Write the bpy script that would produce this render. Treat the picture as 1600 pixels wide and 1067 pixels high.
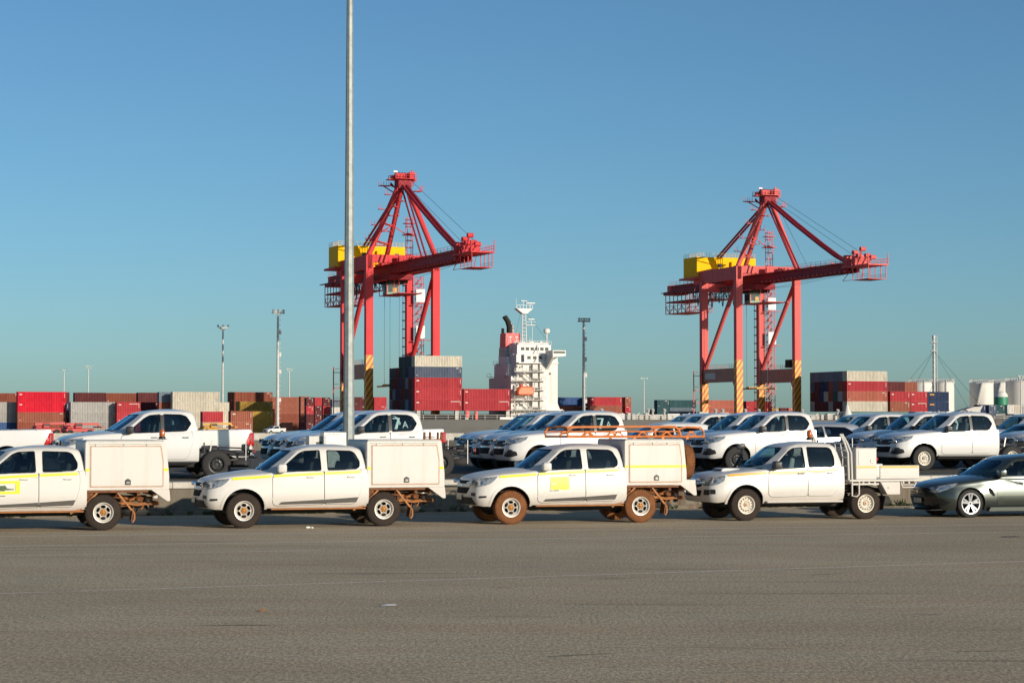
import bpy, bmesh, math, random
from math import sin, cos, tan, pi, radians as R, atan2, sqrt
from mathutils import Vector, Matrix, Euler
from mathutils.bvhtree import BVHTree
from mathutils.geometry import delaunay_2d_cdt
random.seed(7)
for o in list(bpy.data.objects): bpy.data.objects.remove(o, do_unlink=True)
SC = bpy.context.scene
COL = SC.collection

# ------------------------------------------------------------ camera
F = 3400.0; HORIZ = 662.0; EYE = 2.24          # focal length in photo pixels, horizon row, eye height
PITCH = math.atan((HORIZ-533.5)/F)
cd = bpy.data.cameras.new('camera'); cam = bpy.data.objects.new('camera', cd); COL.objects.link(cam)
cam.location = (0, 0, EYE); cam.rotation_euler = (pi/2+PITCH, 0, 0)
cd.sensor_width = 36; cd.lens = F/1600*36; cd.clip_start = .5; cd.clip_end = 40000
SC.camera = cam

# ------------------------------------------------------------ light
SUN_EL = R(13.5)
SUN_AZ = Vector((.7166, -.697))                # towards the sun, horizontally
w = bpy.data.worlds.new('World'); SC.world = w; w.use_nodes = True
nt = w.node_tree; bgn = nt.nodes['Background']
sky = nt.nodes.new('ShaderNodeTexSky'); sky.sky_type = 'NISHITA'; sky.sun_disc = False
sky.sun_elevation = SUN_EL; sky.sun_rotation = atan2(SUN_AZ.x, SUN_AZ.y)
sky.air_density = .78; sky.dust_density = .6; sky.ozone_density = 4.2; sky.altitude = 0
wb = nt.nodes.new('ShaderNodeMix'); wb.data_type = 'RGBA'; wb.blend_type = 'MULTIPLY'; wb.inputs[0].default_value = 1; wb.inputs[7].default_value = (.96, 1.105, 1.035, 1)   # white balance
nt.links.new(sky.outputs[0], wb.inputs[6]); nt.links.new(wb.outputs[2], bgn.inputs[0]); bgn.inputs[1].default_value = 0.102
sl = bpy.data.lights.new('sun', 'SUN'); sl.energy = 4.7; sl.angle = R(.5); sl.color = (1, .885, .73)
sun = bpy.data.objects.new('sun', sl); COL.objects.link(sun)
sd = Vector((SUN_AZ.x*cos(SUN_EL), SUN_AZ.y*cos(SUN_EL), sin(SUN_EL)))
sun.rotation_euler = sd.to_track_quat('Z', 'Y').to_euler(); sun.location = (30, -30, 60)
SC.view_settings.view_transform = 'Standard'; SC.view_settings.look = 'None'
SC.view_settings.exposure = 0.0; SC.view_settings.gamma = 1

# ------------------------------------------------------------ layout directions
AL = R(17.8)                                   # the parked rows recede to the right
D1 = Vector((cos(AL), sin(AL), 0)); N1 = Vector((-sin(AL), cos(AL), 0))
VA = R(21.5)                                   # quay, ship and crane rails
V = Vector((cos(VA), sin(VA), 0)); U = Vector((sin(VA), -cos(VA), 0))
S0 = Vector((-17.8, 530, 0))
def P(a, b, z=0): return S0 + a*U + b*V + Vector((0, 0, z))
def bpix(px):                                  # position along the ship's side seen at photo column px
    r = (px-800)/F; return (530*r+17.8)/(V.x-V.y*r)
DECK = .80

# ------------------------------------------------------------ materials
MATS = {}
def newmat(name):
    m = bpy.data.materials.new(name); m.use_nodes = True; MATS[name] = m
    n = m.node_tree.nodes; b = n['Principled BSDF']
    return m, m.node_tree, b
def lk(nt, a, b): nt.links.new(a, b)
def noise(nt, scale, detail=4, rough=.6, coord='Object', vec_scale=None):
    tc = nt.nodes.new('ShaderNodeTexCoord'); src = tc.outputs[coord]
    if vec_scale:
        mp = nt.nodes.new('ShaderNodeMapping'); mp.inputs['Scale'].default_value = vec_scale
        lk(nt, src, mp.inputs[0]); src = mp.outputs[0]
    nz = nt.nodes.new('ShaderNodeTexNoise'); nz.inputs['Scale'].default_value = scale
    nz.inputs['Detail'].default_value = detail; nz.inputs['Roughness'].default_value = rough
    lk(nt, src, nz.inputs['Vector']); return nz.outputs['Fac']
def ramp(nt, fac, stops):
    r = nt.nodes.new('ShaderNodeValToRGB'); e = r.color_ramp.elements
    while len(e) < len(stops): e.new(.5)
    for el, (p, c) in zip(e, stops):
        el.position = p; el.color = (c, c, c, 1) if not isinstance(c, (tuple, list)) else tuple(c)+(1,)
    lk(nt, fac, r.inputs[0]); return r.outputs[0]
def mixc(nt, fac, a, b, mode='MIX'):
    m = nt.nodes.new('ShaderNodeMix'); m.data_type = 'RGBA'; m.blend_type = mode
    for s, v in ((m.inputs[0], fac), (m.inputs[6], a), (m.inputs[7], b)):
        if hasattr(v, 'links') or hasattr(v, 'is_linked'): lk(nt, v, s)
        elif isinstance(v, (int, float)): s.default_value = v
        else: s.default_value = tuple(v)+(1,)
    return m.outputs[2]
def mth(nt, op, a, b=None, clamp=False):
    m = nt.nodes.new('ShaderNodeMath'); m.operation = op; m.use_clamp = clamp
    for s, v in ((m.inputs[0], a), (m.inputs[1], b)):
        if v is None: continue
        if isinstance(v, (int, float)): s.default_value = v
        else: lk(nt, v, s)
    return m.outputs[0]
def bump(nt, b, h, strength=.3, dist=.02):
    bp = nt.nodes.new('ShaderNodeBump'); bp.inputs['Strength'].default_value = strength
    bp.inputs['Distance'].default_value = dist
    lk(nt, h, bp.inputs['Height']); lk(nt, bp.outputs[0], b.inputs['Normal'])
def simple(name, col, rough=.5, metal=0, var=.12, scale=6, coat=0, spec=.5, emit=None):
    m, nt, b = newmat(name)
    f = noise(nt, scale, 5)
    k = ramp(nt, f, [(.3, 1-var), (.7, 1+var*.3)])
    lk(nt, mixc(nt, 1.0, col, k, 'MULTIPLY'), b.inputs['Base Color'])
    b.inputs['Roughness'].default_value = rough; b.inputs['Metallic'].default_value = metal
    b.inputs['Coat Weight'].default_value = coat; b.inputs['Specular IOR Level'].default_value = spec
    b.inputs['Coat Roughness'].default_value = .08
    return m
def grime(name, col, dirt, rough=.35, zlo=.3, zhi=.9, amt=.6, coat=.4, speck=.25, scale=3.0, metal=0, spec=.5, streak=0, sk=4.0):
    """painted panel with road dust that thins out with height (object coordinates)"""
    m, nt, b = newmat(name)
    tc = nt.nodes.new('ShaderNodeTexCoord'); sp = nt.nodes.new('ShaderNodeSeparateXYZ'); lk(nt, tc.outputs['Object'], sp.inputs[0])
    mr = nt.nodes.new('ShaderNodeMapRange'); mr.inputs[1].default_value = zlo; mr.inputs[2].default_value = zhi
    mr.inputs[3].default_value = 1; mr.inputs[4].default_value = 0; lk(nt, sp.outputs[2], mr.inputs[0])
    n1 = noise(nt, scale, 6, .65, vec_scale=(1, 1, 2.2)); n2 = noise(nt, scale*9, 4, .7)
    lowm = mth(nt, 'MULTIPLY', mr.outputs[0], ramp(nt, n1, [(.3, .35), (.65, 1.0)]))
    sm = mth(nt, 'MULTIPLY', ramp(nt, n1, [(.5, 0.0), (.75, 1.0)]), ramp(nt, n2, [(.45, 0.0), (.7, 1.0)]))
    fac = mth(nt, 'ADD', mth(nt, 'MULTIPLY', lowm, amt), mth(nt, 'MULTIPLY', sm, speck), True)
    if streak:
        n3 = noise(nt, sk, 5, .7, vec_scale=(1, 1, .07)); fac = mth(nt, 'ADD', fac, mth(nt, 'MULTIPLY', ramp(nt, n3, [(.50, 0.0), (.72, 1.0)]), streak), True)
    lk(nt, mixc(nt, fac, col, dirt), b.inputs['Base Color'])
    lk(nt, mth(nt, 'ADD', mth(nt, 'MULTIPLY', fac, .5), rough, True), b.inputs['Roughness'])
    b.inputs['Coat Weight'].default_value = coat; b.inputs['Coat Roughness'].default_value = .12
    b.inputs['Metallic'].default_value = metal; b.inputs['Specular IOR Level'].default_value = spec
    return m
def glassmat(name, tint, gloss=.5, refl=(.75, .92, 1)):
    m = bpy.data.materials.new(name); m.use_nodes = True; nt = m.node_tree; MATS[name] = m
    for n in list(nt.nodes): nt.nodes.remove(n)
    out = nt.nodes.new('ShaderNodeOutputMaterial'); mx = nt.nodes.new('ShaderNodeMixShader')
    tr = nt.nodes.new('ShaderNodeBsdfTransparent'); tr.inputs[0].default_value = tint+(1,)
    gl = nt.nodes.new('ShaderNodeBsdfGlossy'); gl.inputs['Roughness'].default_value = .02
    gl.inputs[0].default_value = refl+(1,)
    fr = nt.nodes.new('ShaderNodeFresnel'); fr.inputs[0].default_value = 1.5
    lk(nt, mth(nt, 'MULTIPLY', fr.outputs[0], gloss*2, True), mx.inputs[0]); lk(nt, tr.outputs[0], mx.inputs[1])
    lk(nt, gl.outputs[0], mx.inputs[2]); lk(nt, mx.outputs[0], out.inputs[0]); return m
RED_DUST = (.30, .13, .06)
M = {}
M['white_work'] = grime('white_work', (.63, .605, .56), (.40, .26, .17), .38, .30, .75, .38, .3, .20)
M['white_new'] = simple('white_new', (.69, .675, .65), .22, 0, .02, 2, .6)
M['box_white'] = grime('box_white', (.63, .61, .565), (.42, .27, .17), .5, .55, 1.1, .26, .1, .14, 3.0, 0, .4, .20)
M['tray_white'] = grime('tray_white', (.60, .575, .53), (.42, .28, .18), .5, .5, 1.1, .3, .1, .2)
M['box_grey'] = simple('box_grey', (.45, .44, .42), .5, 0, .15, 4)
M['seal'] = simple('seal_tan', (.52, .34, .24), .7, 0, .25, 8)
M['rust'] = simple('rust_steel', (.20, .072, .022), .75, 0, .55, 9)
M['rust_light'] = simple('dusty_orange_steel', (.42, .165, .05), .7, 0, .35, 9)
M['rack'] = simple('orange_rack_paint', (.66, .185, .03), .55, 0, .3, 9)
M['black'] = simple('black_plastic', (.022, .023, .025), .45, 0, .2, 10)
M['dark'] = simple('dark_underbody', (.018, .016, .015), .8, 0, .4, 8)
M['chassis'] = simple('black_chassis_steel', (.028, .028, .030), .5, 0, .3, 10)
M['interior'] = simple('cabin_trim', (.035, .036, .038), .8, 0, .2, 6)
M['seat'] = simple('seat_fabric', (.10, .10, .105), .9, 0, .2, 9)
M['seatlight'] = simple('seat_cover_plastic', (.62, .65, .66), .4, 0, .1, 9)
M['glass'] = glassmat('window_glass', (.60, .74, .76), .6)
M['glass_dark'] = glassmat('tinted_window_glass', (.40, .47, .48), .6)
M['windscreen'] = glassmat('windscreen_glass', (.22, .46, .55), .6, (.55, .85, 1))
M['tyre'] = simple('tyre_rubber', (.030, .028, .027), .85, 0, .25, 12)
M['tyre_dusty'] = simple('dusty_tyre_rubber', (.036, .024, .017), .95, 0, .4, 6)
M['tyre_red'] = simple('red_dust_tyre', (.20, .075, .024), .95, 0, .4, 6)
M['rim_steel'] = simple('painted_steel_rim', (.62, .58, .52), .4, .3, .15, 9)
M['rim_dark'] = simple('dark_steel_rim', (.05, .05, .05), .4, .4, .2, 9)
M['rim_white'] = simple('cream_rim', (.70, .64, .54), .45, .1, .15, 9)
M['rim_alloy'] = simple('alloy_rim', (.42, .43, .44), .35, .4, .1, 9)
M['hub_gold'] = simple('rusted_hub', (.52, .23, .04), .6, .3, .5, 14)
M['chrome'] = simple('chrome_trim', (.75, .75, .76), .12, 1, .05, 5)
M['lamp_clear'] = simple('headlamp_lens', (.36, .40, .42), .08, .3, .75, 9, 1)
M['lamp_inner'] = simple('headlamp_chrome', (.75, .78, .80), .12, .9, .3, 20, 1)
M['lamp_red'] = simple('tail_lamp_red', (.50, .012, .012), .12, 0, .3, 14, 1)
M['amber'] = simple('amber_beacon_lens', (.50, .12, .02), .25, 0, .2, 10, 1)
M['plate'] = simple('number_plate', (.62, .58, .50), .5, 0, .35, 22)
M['grille'] = simple('matt_black_grille', (.010, .010, .011), .75, 0, .2, 10, 0, .15)
M['yellow'] = simple('yellow_tape', (.80, .80, .012), .4, 0, .06, 9)
M['orange_tape'] = simple('orange_tape', (.88, .42, .02), .4, 0, .08, 9)
M['green'] = simple('dark_green_print', (.05, .10, .03), .5, 0, .2, 9)
M['print_white'] = simple('white_print', (.8, .8, .72), .5, 0, .05, 9)
M['print_dark'] = simple('dark_print', (.06, .06, .06), .5, 0, .1, 9)
M['clad_grey'] = simple('grey_cladding', (.10, .09, .08), .6, 0, .15, 7)
M['sedan'] = simple('metallic_green_grey_paint', (.042, .052, .045), .28, .45, .04, 3, 1)
M['sedan_trim'] = simple('gloss_black', (.012, .013, .014), .12, 0, .1, 3, .5)
M['silver_car'] = simple('silver_paint', (.55, .57, .58), .28, .6, .04, 3, .8)
M['dark_car'] = simple('dark_paint', (.030, .036, .040), .25, .3, .04, 3, .8)
M['stainless'] = simple('galvanised_sheet', (.50, .50, .48), .35, .7, .35, 14)
M['galv'] = simple('galvanised_pole', (.30, .33, .32), .55, .25, .28, 7)
M['crane_red'] = grime('crane_red_paint', (.72, .13, .12), (.42, .10, .09), .6, -10, 60, .2, 0, .14, .4, 0, .2, .45, .8)
M['crane_dark'] = simple('boom_red_paint', (.33, .026, .038), .6, 0, .25, .8, 0, .2)
M['crane_yellow'] = simple('crane_yellow_paint', (.95, .51, .002), .6, 0, .10, .6, 0, .1)
M['crane_white'] = simple('white_sheet', (.68, .68, .66), .5, 0, .06, 2)
M['rope'] = simple('steel_rope', (.05, .06, .07), .6, .3, .1, 2)
M['festoon'] = simple('festoon_cable', (.03, .10, .11), .6, 0, .1, 2)
M['cab_green'] = simple('operator_cab_green', (.10, .24, .16), .4, 0, .2, 2)
M['ship_white'] = grime('ship_white_paint', (.72, .70, .66), (.45, .34, .25), .5, -5, 40, .15, .05, .12, .3, 0, .3, .28, .7)
M['hull'] = grime('hull_paint', (.075, .075, .070), (.11, .09, .07), .6, -5, 5, .3, 0, .5, .25)
M['deck_grey'] = simple('deck_fitting_grey', (.52, .49, .44), .7, 0, .3, .8)
M['funnel_red'] = simple('funnel_red', (.68, .018, .02), .45, 0, .08, 1)
M['emblem'] = simple('pale_emblem', (.75, .62, .58), .5, 0, .05, 1)
M['lifeboat'] = simple('lifeboat_orange', (.80, .13, .02), .4, 0, .08, 1)
M['window_dark'] = simple('dark_pane', (.03, .04, .05), .1, 0, .1, 3)
M['tank'] = grime('tank_white', (.66, .64, .59), (.42, .35, .28), .55, -5, 30, .2, 0, .15, .12)
M['tank_green'] = simple('tank_green', (.03, .22, .12), .5, 0, .1, 1)
M['mast'] = simple('mast_grey', (.56, .55, .52), .6, .1, .2, 1.5)
M['machine_red'] = simple('machine_red', (.45, .03, .03), .5, 0, .2, 1)
M['machine_yellow'] = simple('machine_yellow', (.55, .28, .03), .5, 0, .3, 1)
M['tarp'] = simple('pale_canopy', (.62, .58, .53), .7, 0, .1, 1)
M['ore'] = simple('rusty_scrap', (.17, .085, .045), .9, 0, .5, 1)
def tint_red():
    m = M['crane_red']; nt = m.node_tree; b = nt.nodes['Principled BSDF']; l = b.inputs['Base Color'].links[0].from_socket
    oi = nt.nodes.new('ShaderNodeObjectInfo'); c = mixc(nt, 1, l, oi.outputs['Color'], 'MULTIPLY'); lk(nt, c, b.inputs['Base Color'])  # object colour multiplies the red, giving each crane its own tone
tint_red()
def stripes(name, c1, c2, period, rough=.5):
    m, nt, b = newmat(name)
    tc = nt.nodes.new('ShaderNodeTexCoord'); sp = nt.nodes.new('ShaderNodeSeparateXYZ'); lk(nt, tc.outputs['Object'], sp.inputs[0])
    s = mth(nt, 'ADD', mth(nt, 'SUBTRACT', sp.outputs[2], mth(nt, 'MULTIPLY', sp.outputs[1], 1.5)), mth(nt, 'MULTIPLY', sp.outputs[0], -.9))
    fr = mth(nt, 'FRACT', mth(nt, 'MULTIPLY', s, 1/period))
    f = mth(nt, 'GREATER_THAN', fr, .5)
    n1 = noise(nt, .8, 4)
    c = mixc(nt, f, c1, c2); lk(nt, mixc(nt, 1, c, ramp(nt, n1, [(.3, .75), (.7, 1.05)]), 'MULTIPLY'), b.inputs['Base Color'])
    b.inputs['Roughness'].default_value = rough; return m
M['stripe'] = stripes('warning_stripes', (.88, .42, .01), (.55, .10, .03), 2.0)
M['stripe_shade'] = stripes('shaded_warning_stripes', (.46, .20, .08), (.40, .08, .055), 1.0)  # darker copy of the stripes: the portal beams' shade is put into the colour
def container_mat():
    m, nt, b = newmat('container_paint')
    oi = nt.nodes.new('ShaderNodeObjectInfo')
    n1 = noise(nt, .9, 6, .65, vec_scale=(1, 1, .35)); n2 = noise(nt, .35, 3)
    tc = nt.nodes.new('ShaderNodeTexCoord')
    k = ramp(nt, n1, [(.25, .70), (.6, 1.05)])
    c = mixc(nt, 1, oi.outputs['Color'], k, 'MULTIPLY')
    rs = mth(nt, 'MULTIPLY', ramp(nt, n1, [(.58, 0.0), (.75, 1.0)]), .45)
    c = mixc(nt, rs, c, (.16, .07, .04)); lk(nt, c, b.inputs['Base Color'])
    b.inputs['Roughness'].default_value = .65; b.inputs['Specular IOR Level'].default_value = .15; return m
M['container'] = container_mat()
M['cont_mark'] = simple('container_lettering', (.75, .72, .66), .6, 0, .2, 3)
M['cont_gold'] = simple('container_yellow_mark', (.75, .35, .03), .6, 0, .2, 3)

# ------------------------------------------------------------ mesh building
class MB:
    def __init__(s, *mats): s.v = []; s.f = []; s.mi = []; s.sm = []; s.mats = list(mats)
    def add(s, vs, fs, mi=0, smooth=False, mat=None):
        o = len(s.v)
        if mat is not None: vs = [mat @ Vector(v) for v in vs]
        s.v += [tuple(v) for v in vs]
        for f in fs: s.f.append(tuple(i+o for i in f)); s.mi.append(mi); s.sm.append(smooth)
        return s
    def bm(s, b, mi=0, smooth=False, mat=None):
        b.verts.ensure_lookup_table(); b.verts.index_update()
        s.add([v.co.copy() for v in b.verts], [[v.index for v in f.verts] for f in b.faces], mi, smooth, mat); b.free(); return s
    def box(s, c, d, bev=0, rot=None, mi=0, smooth=False, seg=1):
        b = bmesh.new(); bmesh.ops.create_cube(b, size=1)
        for v in b.verts: v.co = Vector((v.co.x*d[0], v.co.y*d[1], v.co.z*d[2]))
        if bev: bmesh.ops.bevel(b, geom=b.edges[:], offset=min(bev, min(d)*.45), segments=seg, affect='EDGES', profile=.6)
        mt = Matrix.Translation(c)
        if rot is not None: mt = mt @ (rot if isinstance(rot, Matrix) else Euler(rot).to_matrix().to_4x4())
        return s.bm(b, mi, smooth, mt)
    def bb(s, x0, x1, y0, y1, z0, z1, bev=0, mi=0, seg=1):
        return s.box(((x0+x1)/2, (y0+y1)/2, (z0+z1)/2), (abs(x1-x0), abs(y1-y0), abs(z1-z0)), bev, None, mi, False, seg)
    def cyl(s, p0, p1, r0, r1=None, n=12, mi=0, smooth=True, cap=True):
        p0 = Vector(p0); p1 = Vector(p1); r1 = r0 if r1 is None else r1
        q = (p1-p0).to_track_quat('Z', 'Y').to_matrix(); L = (p1-p0).length
        vs = []; fs = []
        for k, (z, r) in enumerate(((0, r0), (L, r1))):
            for i in range(n):
                a = 2*pi*i/n; vs.append(p0 + q @ Vector((r*cos(a), r*sin(a), z)))
        for i in range(n): fs.append((i, (i+1) % n, n+(i+1) % n, n+i))
        s.add(vs, fs, mi, smooth)
        if cap: s.add(vs[:n][::-1], [tuple(range(n))], mi); s.add(vs[n:], [tuple(range(n))], mi)
        return s
    def beam(s, p0, p1, wx, wz, mi=0, bev=0, up=(0, 0, 1)):
        """rectangular bar from p0 to p1; wz is the depth measured towards up"""
        p0 = Vector(p0); p1 = Vector(p1); d = p1-p0; L = d.length; x = d.normalized()
        y = Vector(up).cross(x)
        if y.length < 1e-3: y = Vector((0, 1, 0)).cross(x)
        y.normalize(); z = x.cross(y)
        rot = Matrix((x, y, z)).transposed().to_4x4()
        return s.box((p0+p1)/2, (L, wx, wz), bev, rot, mi)
    def tube(s, pts, r, n=8, mi=0):
        pts = [Vector(p) for p in pts]; rings = []; m = len(pts); vs = []; fs = []
        prev = None
        for i, p in enumerate(pts):
            t = (pts[min(i+1, m-1)]-pts[max(i-1, 0)]).normalized()
            if prev is None:
                a = t.orthogonal().normalized()
            else:
                a = prev - t*prev.dot(t); a = a.normalized() if a.length > 1e-6 else t.orthogonal().normalized()
            prev = a; b_ = t.cross(a)
            for k in range(n):
                an = 2*pi*k/n; vs.append(p + r*(cos(an)*a+sin(an)*b_))
        for i in range(m-1):
            for k in range(n): fs.append((i*n+k, i*n+(k+1) % n, (i+1)*n+(k+1) % n, (i+1)*n+k))
        s.add(vs, fs, mi, True)
        s.add(vs[:n][::-1], [tuple(range(n))], mi); s.add(vs[-n:], [tuple(range(n))], mi); return s
    def prism(s, pts, axis, d0, d1, mi=0, bev=0):
        """closed 2D outline extruded along an axis ('y': pts are (x,z); 'x': (y,z); 'z': (x,y))"""
        def to(p, d): return {'y': (p[0], d, p[1]), 'x': (d, p[0], p[1]), 'z': (p[0], p[1], d)}[axis]
        b = bmesh.new()
        a = [b.verts.new(to(p, d0)) for p in pts]; c = [b.verts.new(to(p, d1)) for p in pts]
        n = len(pts); b.faces.new(a); b.faces.new(c[::-1])
        for i in range(n): b.faces.new((a[i], c[i], c[(i+1) % n], a[(i+1) % n]))
        bmesh.ops.recalc_face_normals(b, faces=b.faces[:])
        if bev: bmesh.ops.bevel(b, geom=b.edges[:], offset=bev, segments=1, affect='EDGES')
        return s.bm(b, mi)
    def lathe(s, prof, org, axis='y', n=32, mi=0, smooth=True):
        """profile of (radius, offset along axis)"""
        vs = []; fs = []; m = len(prof)
        for (r, d) in prof:
            for k in range(n):
                a = 2*pi*k/n
                q = {'y': (r*cos(a), d, r*sin(a)), 'x': (d, r*cos(a), r*sin(a)), 'z': (r*cos(a), r*sin(a), d)}[axis]
                vs.append(Vector(org)+Vector(q))
        for i in range(m-1):
            for k in range(n): fs.append((i*n+k, i*n+(k+1) % n, (i+1)*n+(k+1) % n, (i+1)*n+k))
        s.add(vs, fs, mi, smooth); return s
    def build(s, name, mat=None, parent=None, sharp=35, recalc=True, loc=None):
        me = bpy.data.meshes.new(name); me.from_pydata(s.v, [], s.f)
        ms = [mat] if mat is not None else []
        ms += s.mats
        for m in ms: me.materials.append(M[m] if isinstance(m, str) else m)
        me.polygons.foreach_set('material_index', s.mi); me.polygons.foreach_set('use_smooth', s.sm)
        if recalc:
            b = bmesh.new(); b.from_mesh(me); bmesh.ops.recalc_face_normals(b, faces=b.faces[:]); b.to_mesh(me); b.free()
        if any(s.sm): me.set_sharp_from_angle(angle=R(sharp))
        me.update()
        o = bpy.data.objects.new(name, me); COL.objects.link(o)
        if parent: o.parent = parent
        if loc is not None: o.location = loc
        return o
def tag(o, label=None, cat=None, group=None, kind=None):
    if label: o['label'] = label
    if cat: o['category'] = cat
    if group: o['group'] = group
    if kind: o['kind'] = kind
    return o
def thing(name, label, cat, loc=(0, 0, 0), rz=0, group=None):
    o = bpy.data.objects.new(name, None); COL.objects.link(o); o.location = loc; o.rotation_euler = (0, 0, rz)
    o.empty_display_size = .3
    return tag(o, label, cat, group)
def copy_tree(o, parent=None):
    c = o.copy(); COL.objects.link(c)
    if parent: c.parent = parent
    for ch in KIDS(o): copy_tree(ch, c)
    return c
def KIDS(o): return [c for c in bpy.data.objects if c.parent == o]
def boolean(o, cutter, op='DIFFERENCE'):
    md = o.modifiers.new('b', 'BOOLEAN'); md.operation = op; md.object = cutter; md.solver = 'EXACT'
    dg = bpy.context.evaluated_depsgraph_get(); ev = o.evaluated_get(dg)
    me = bpy.data.meshes.new_from_object(ev, depsgraph=dg); o.modifiers.clear()
    old = o.data; o.data = me; bpy.data.meshes.remove(old); bpy.data.objects.remove(cutter, do_unlink=True)
    me.set_sharp_from_angle(angle=R(35)); return o
def bvh_of(o):
    me = o.data; return BVHTree.FromPolygons([v.co for v in me.vertices], [p.vertices for p in me.polygons])
def inside(p, poly):
    x, y = p; c = False; n = len(poly)
    for i in range(n):
        x0, y0 = poly[i]; x1, y1 = poly[(i+1) % n]
        if (y0 > y) != (y1 > y) and x < (x1-x0)*(y-y0)/(y1-y0)+x0: c = not c
    return c
def edist(p, poly):
    best = 9; n = len(poly)
    for i in range(n):
        a = Vector(poly[i]); b = Vector(poly[(i+1) % n]); d = b-a; q = Vector(p)-a
        t = max(0, min(1, q.dot(d)/max(d.dot(d), 1e-9))); best = min(best, (q-d*t).length)
    return best
def subdiv(poly, res):
    out = []; n = len(poly)
    for i in range(n):
        a = Vector(poly[i]); b = Vector(poly[(i+1) % n]); k = max(1, int((b-a).length/res))
        for j in range(k): out.append(tuple(a.lerp(b, j/k)))
    return out
def roundpoly(poly, r, n=3):
    out = []; m = len(poly)
    for i in range(m):
        a = Vector(poly[i-1]); b = Vector(poly[i]); c = Vector(poly[(i+1) % m])
        d0 = min(r, (a-b).length*.45); d1 = min(r, (c-b).length*.45)
        p0 = b+(a-b).normalized()*d0; p1 = b+(c-b).normalized()*d1
        for k in range(n+1):
            t = k/n; out.append(tuple((1-t)**2*p0+2*t*(1-t)*b+t*t*p1))
    return out
def tri2d(outer, holes, res):
    outer = subdiv(outer, res); holes = [subdiv(h, res) for h in holes]
    vs = []; es = []
    for lp in [outer]+holes:
        o = len(vs); vs += [Vector(p) for p in lp]; es += [(o+i, o+(i+1) % len(lp)) for i in range(len(lp))]
    xs = [p[0] for p in outer]; ys = [p[1] for p in outer]
    x = min(xs)+res*.5
    while x < max(xs):
        y = min(ys)+res*.5
        while y < max(ys):
            if inside((x, y), outer) and edist((x, y), outer) > res*.35 and not any(inside((x, y), h) or edist((x, y), h) < res*.35 for h in holes):
                vs.append(Vector((x, y)))
            y += res
        x += res
    ov, oe, of, *_ = delaunay_2d_cdt(vs, es, [], 1, 1e-5)
    fs = []
    for f in of:
        c = sum((ov[i] for i in f), Vector((0, 0)))/len(f)
        if inside(c, outer) and not any(inside(c, h) for h in holes): fs.append(tuple(f))
    return ov, fs
def patch(mb, bvh, outer, holes=(), axis='y', sign=-1, off=.003, thick=.01, res=.08, mi=0):
    """lay a 2D outline on a surface, seen along an axis from the side given by sign"""
    ov, fs = tri2d(list(outer), [list(h) for h in holes], res)
    if axis == 'y': to = lambda p: Vector((p[0], sign*4, p[1])); d = Vector((0, -sign, 0))
    elif axis == 'x': to = lambda p: Vector((sign*8, p[0], p[1])); d = Vector((-sign, 0, 0))
    else: to = lambda p: Vector((p[0], p[1], 6)); d = Vector((0, 0, -1))
    pts = []
    for p in ov:
        o = to(p); hit = bvh.ray_cast(o, d)
        if hit[0] is None:
            n = bvh.find_nearest(o+d*(3.2 if axis == 'y' else 8)); q = n[0].copy() if n[0] else o
            q = o+d*((q-o).dot(d))
        else: q = hit[0]
        pts.append(q - d*off)
    ff = []; cnt = {}
    for f in fs:
        n = (pts[f[1]]-pts[f[0]]).cross(pts[f[2]]-pts[f[0]])
        if n.dot(d) > 0: f = f[::-1]
        ff.append(f)
        for i in range(len(f)):
            e = (f[i], f[(i+1) % len(f)]); cnt[e] = 1
    o = len(mb.v); mb.add(pts, ff, mi, True)
    if thick:
        rim = [e for e in cnt if (e[1], e[0]) not in cnt]
        bs = []; idx = {}
        for e in rim:
            for i in e:
                if i not in idx: idx[i] = len(bs); bs.append(pts[i]+d*thick)
        o2 = len(mb.v); mb.v += [tuple(b) for b in bs]
        for (a, b) in rim:
            mb.f.append((a+o, o2+idx[a], o2+idx[b], b+o)); mb.mi.append(mi); mb.sm.append(False)
    return mb
def interp(xs, ys, x):
    """smooth monotone-ish interpolation through stations"""
    n = len(xs)
    if x <= xs[0]: return ys[0]
    if x >= xs[-1]: return ys[-1]
    for i in range(n-1):
        if x <= xs[i+1]: break
    h = xs[i+1]-xs[i]; t = (x-xs[i])/h
    def sl(j):
        if j <= 0: return (ys[1]-ys[0])/(xs[1]-xs[0])
        if j >= n-1: return (ys[-1]-ys[-2])/(xs[-1]-xs[-2])
        a = (ys[j]-ys[j-1])/(xs[j]-xs[j-1]); b = (ys[j+1]-ys[j])/(xs[j+1]-xs[j])
        return 0 if a*b <= 0 else 2*a*b/(a+b)
    m0, m1 = sl(i)*h, sl(i+1)*h
    return (2*t**3-3*t*t+1)*ys[i]+(t**3-2*t*t+t)*m0+(-2*t**3+3*t*t)*ys[i+1]+(t**3-t*t)*m1
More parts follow.
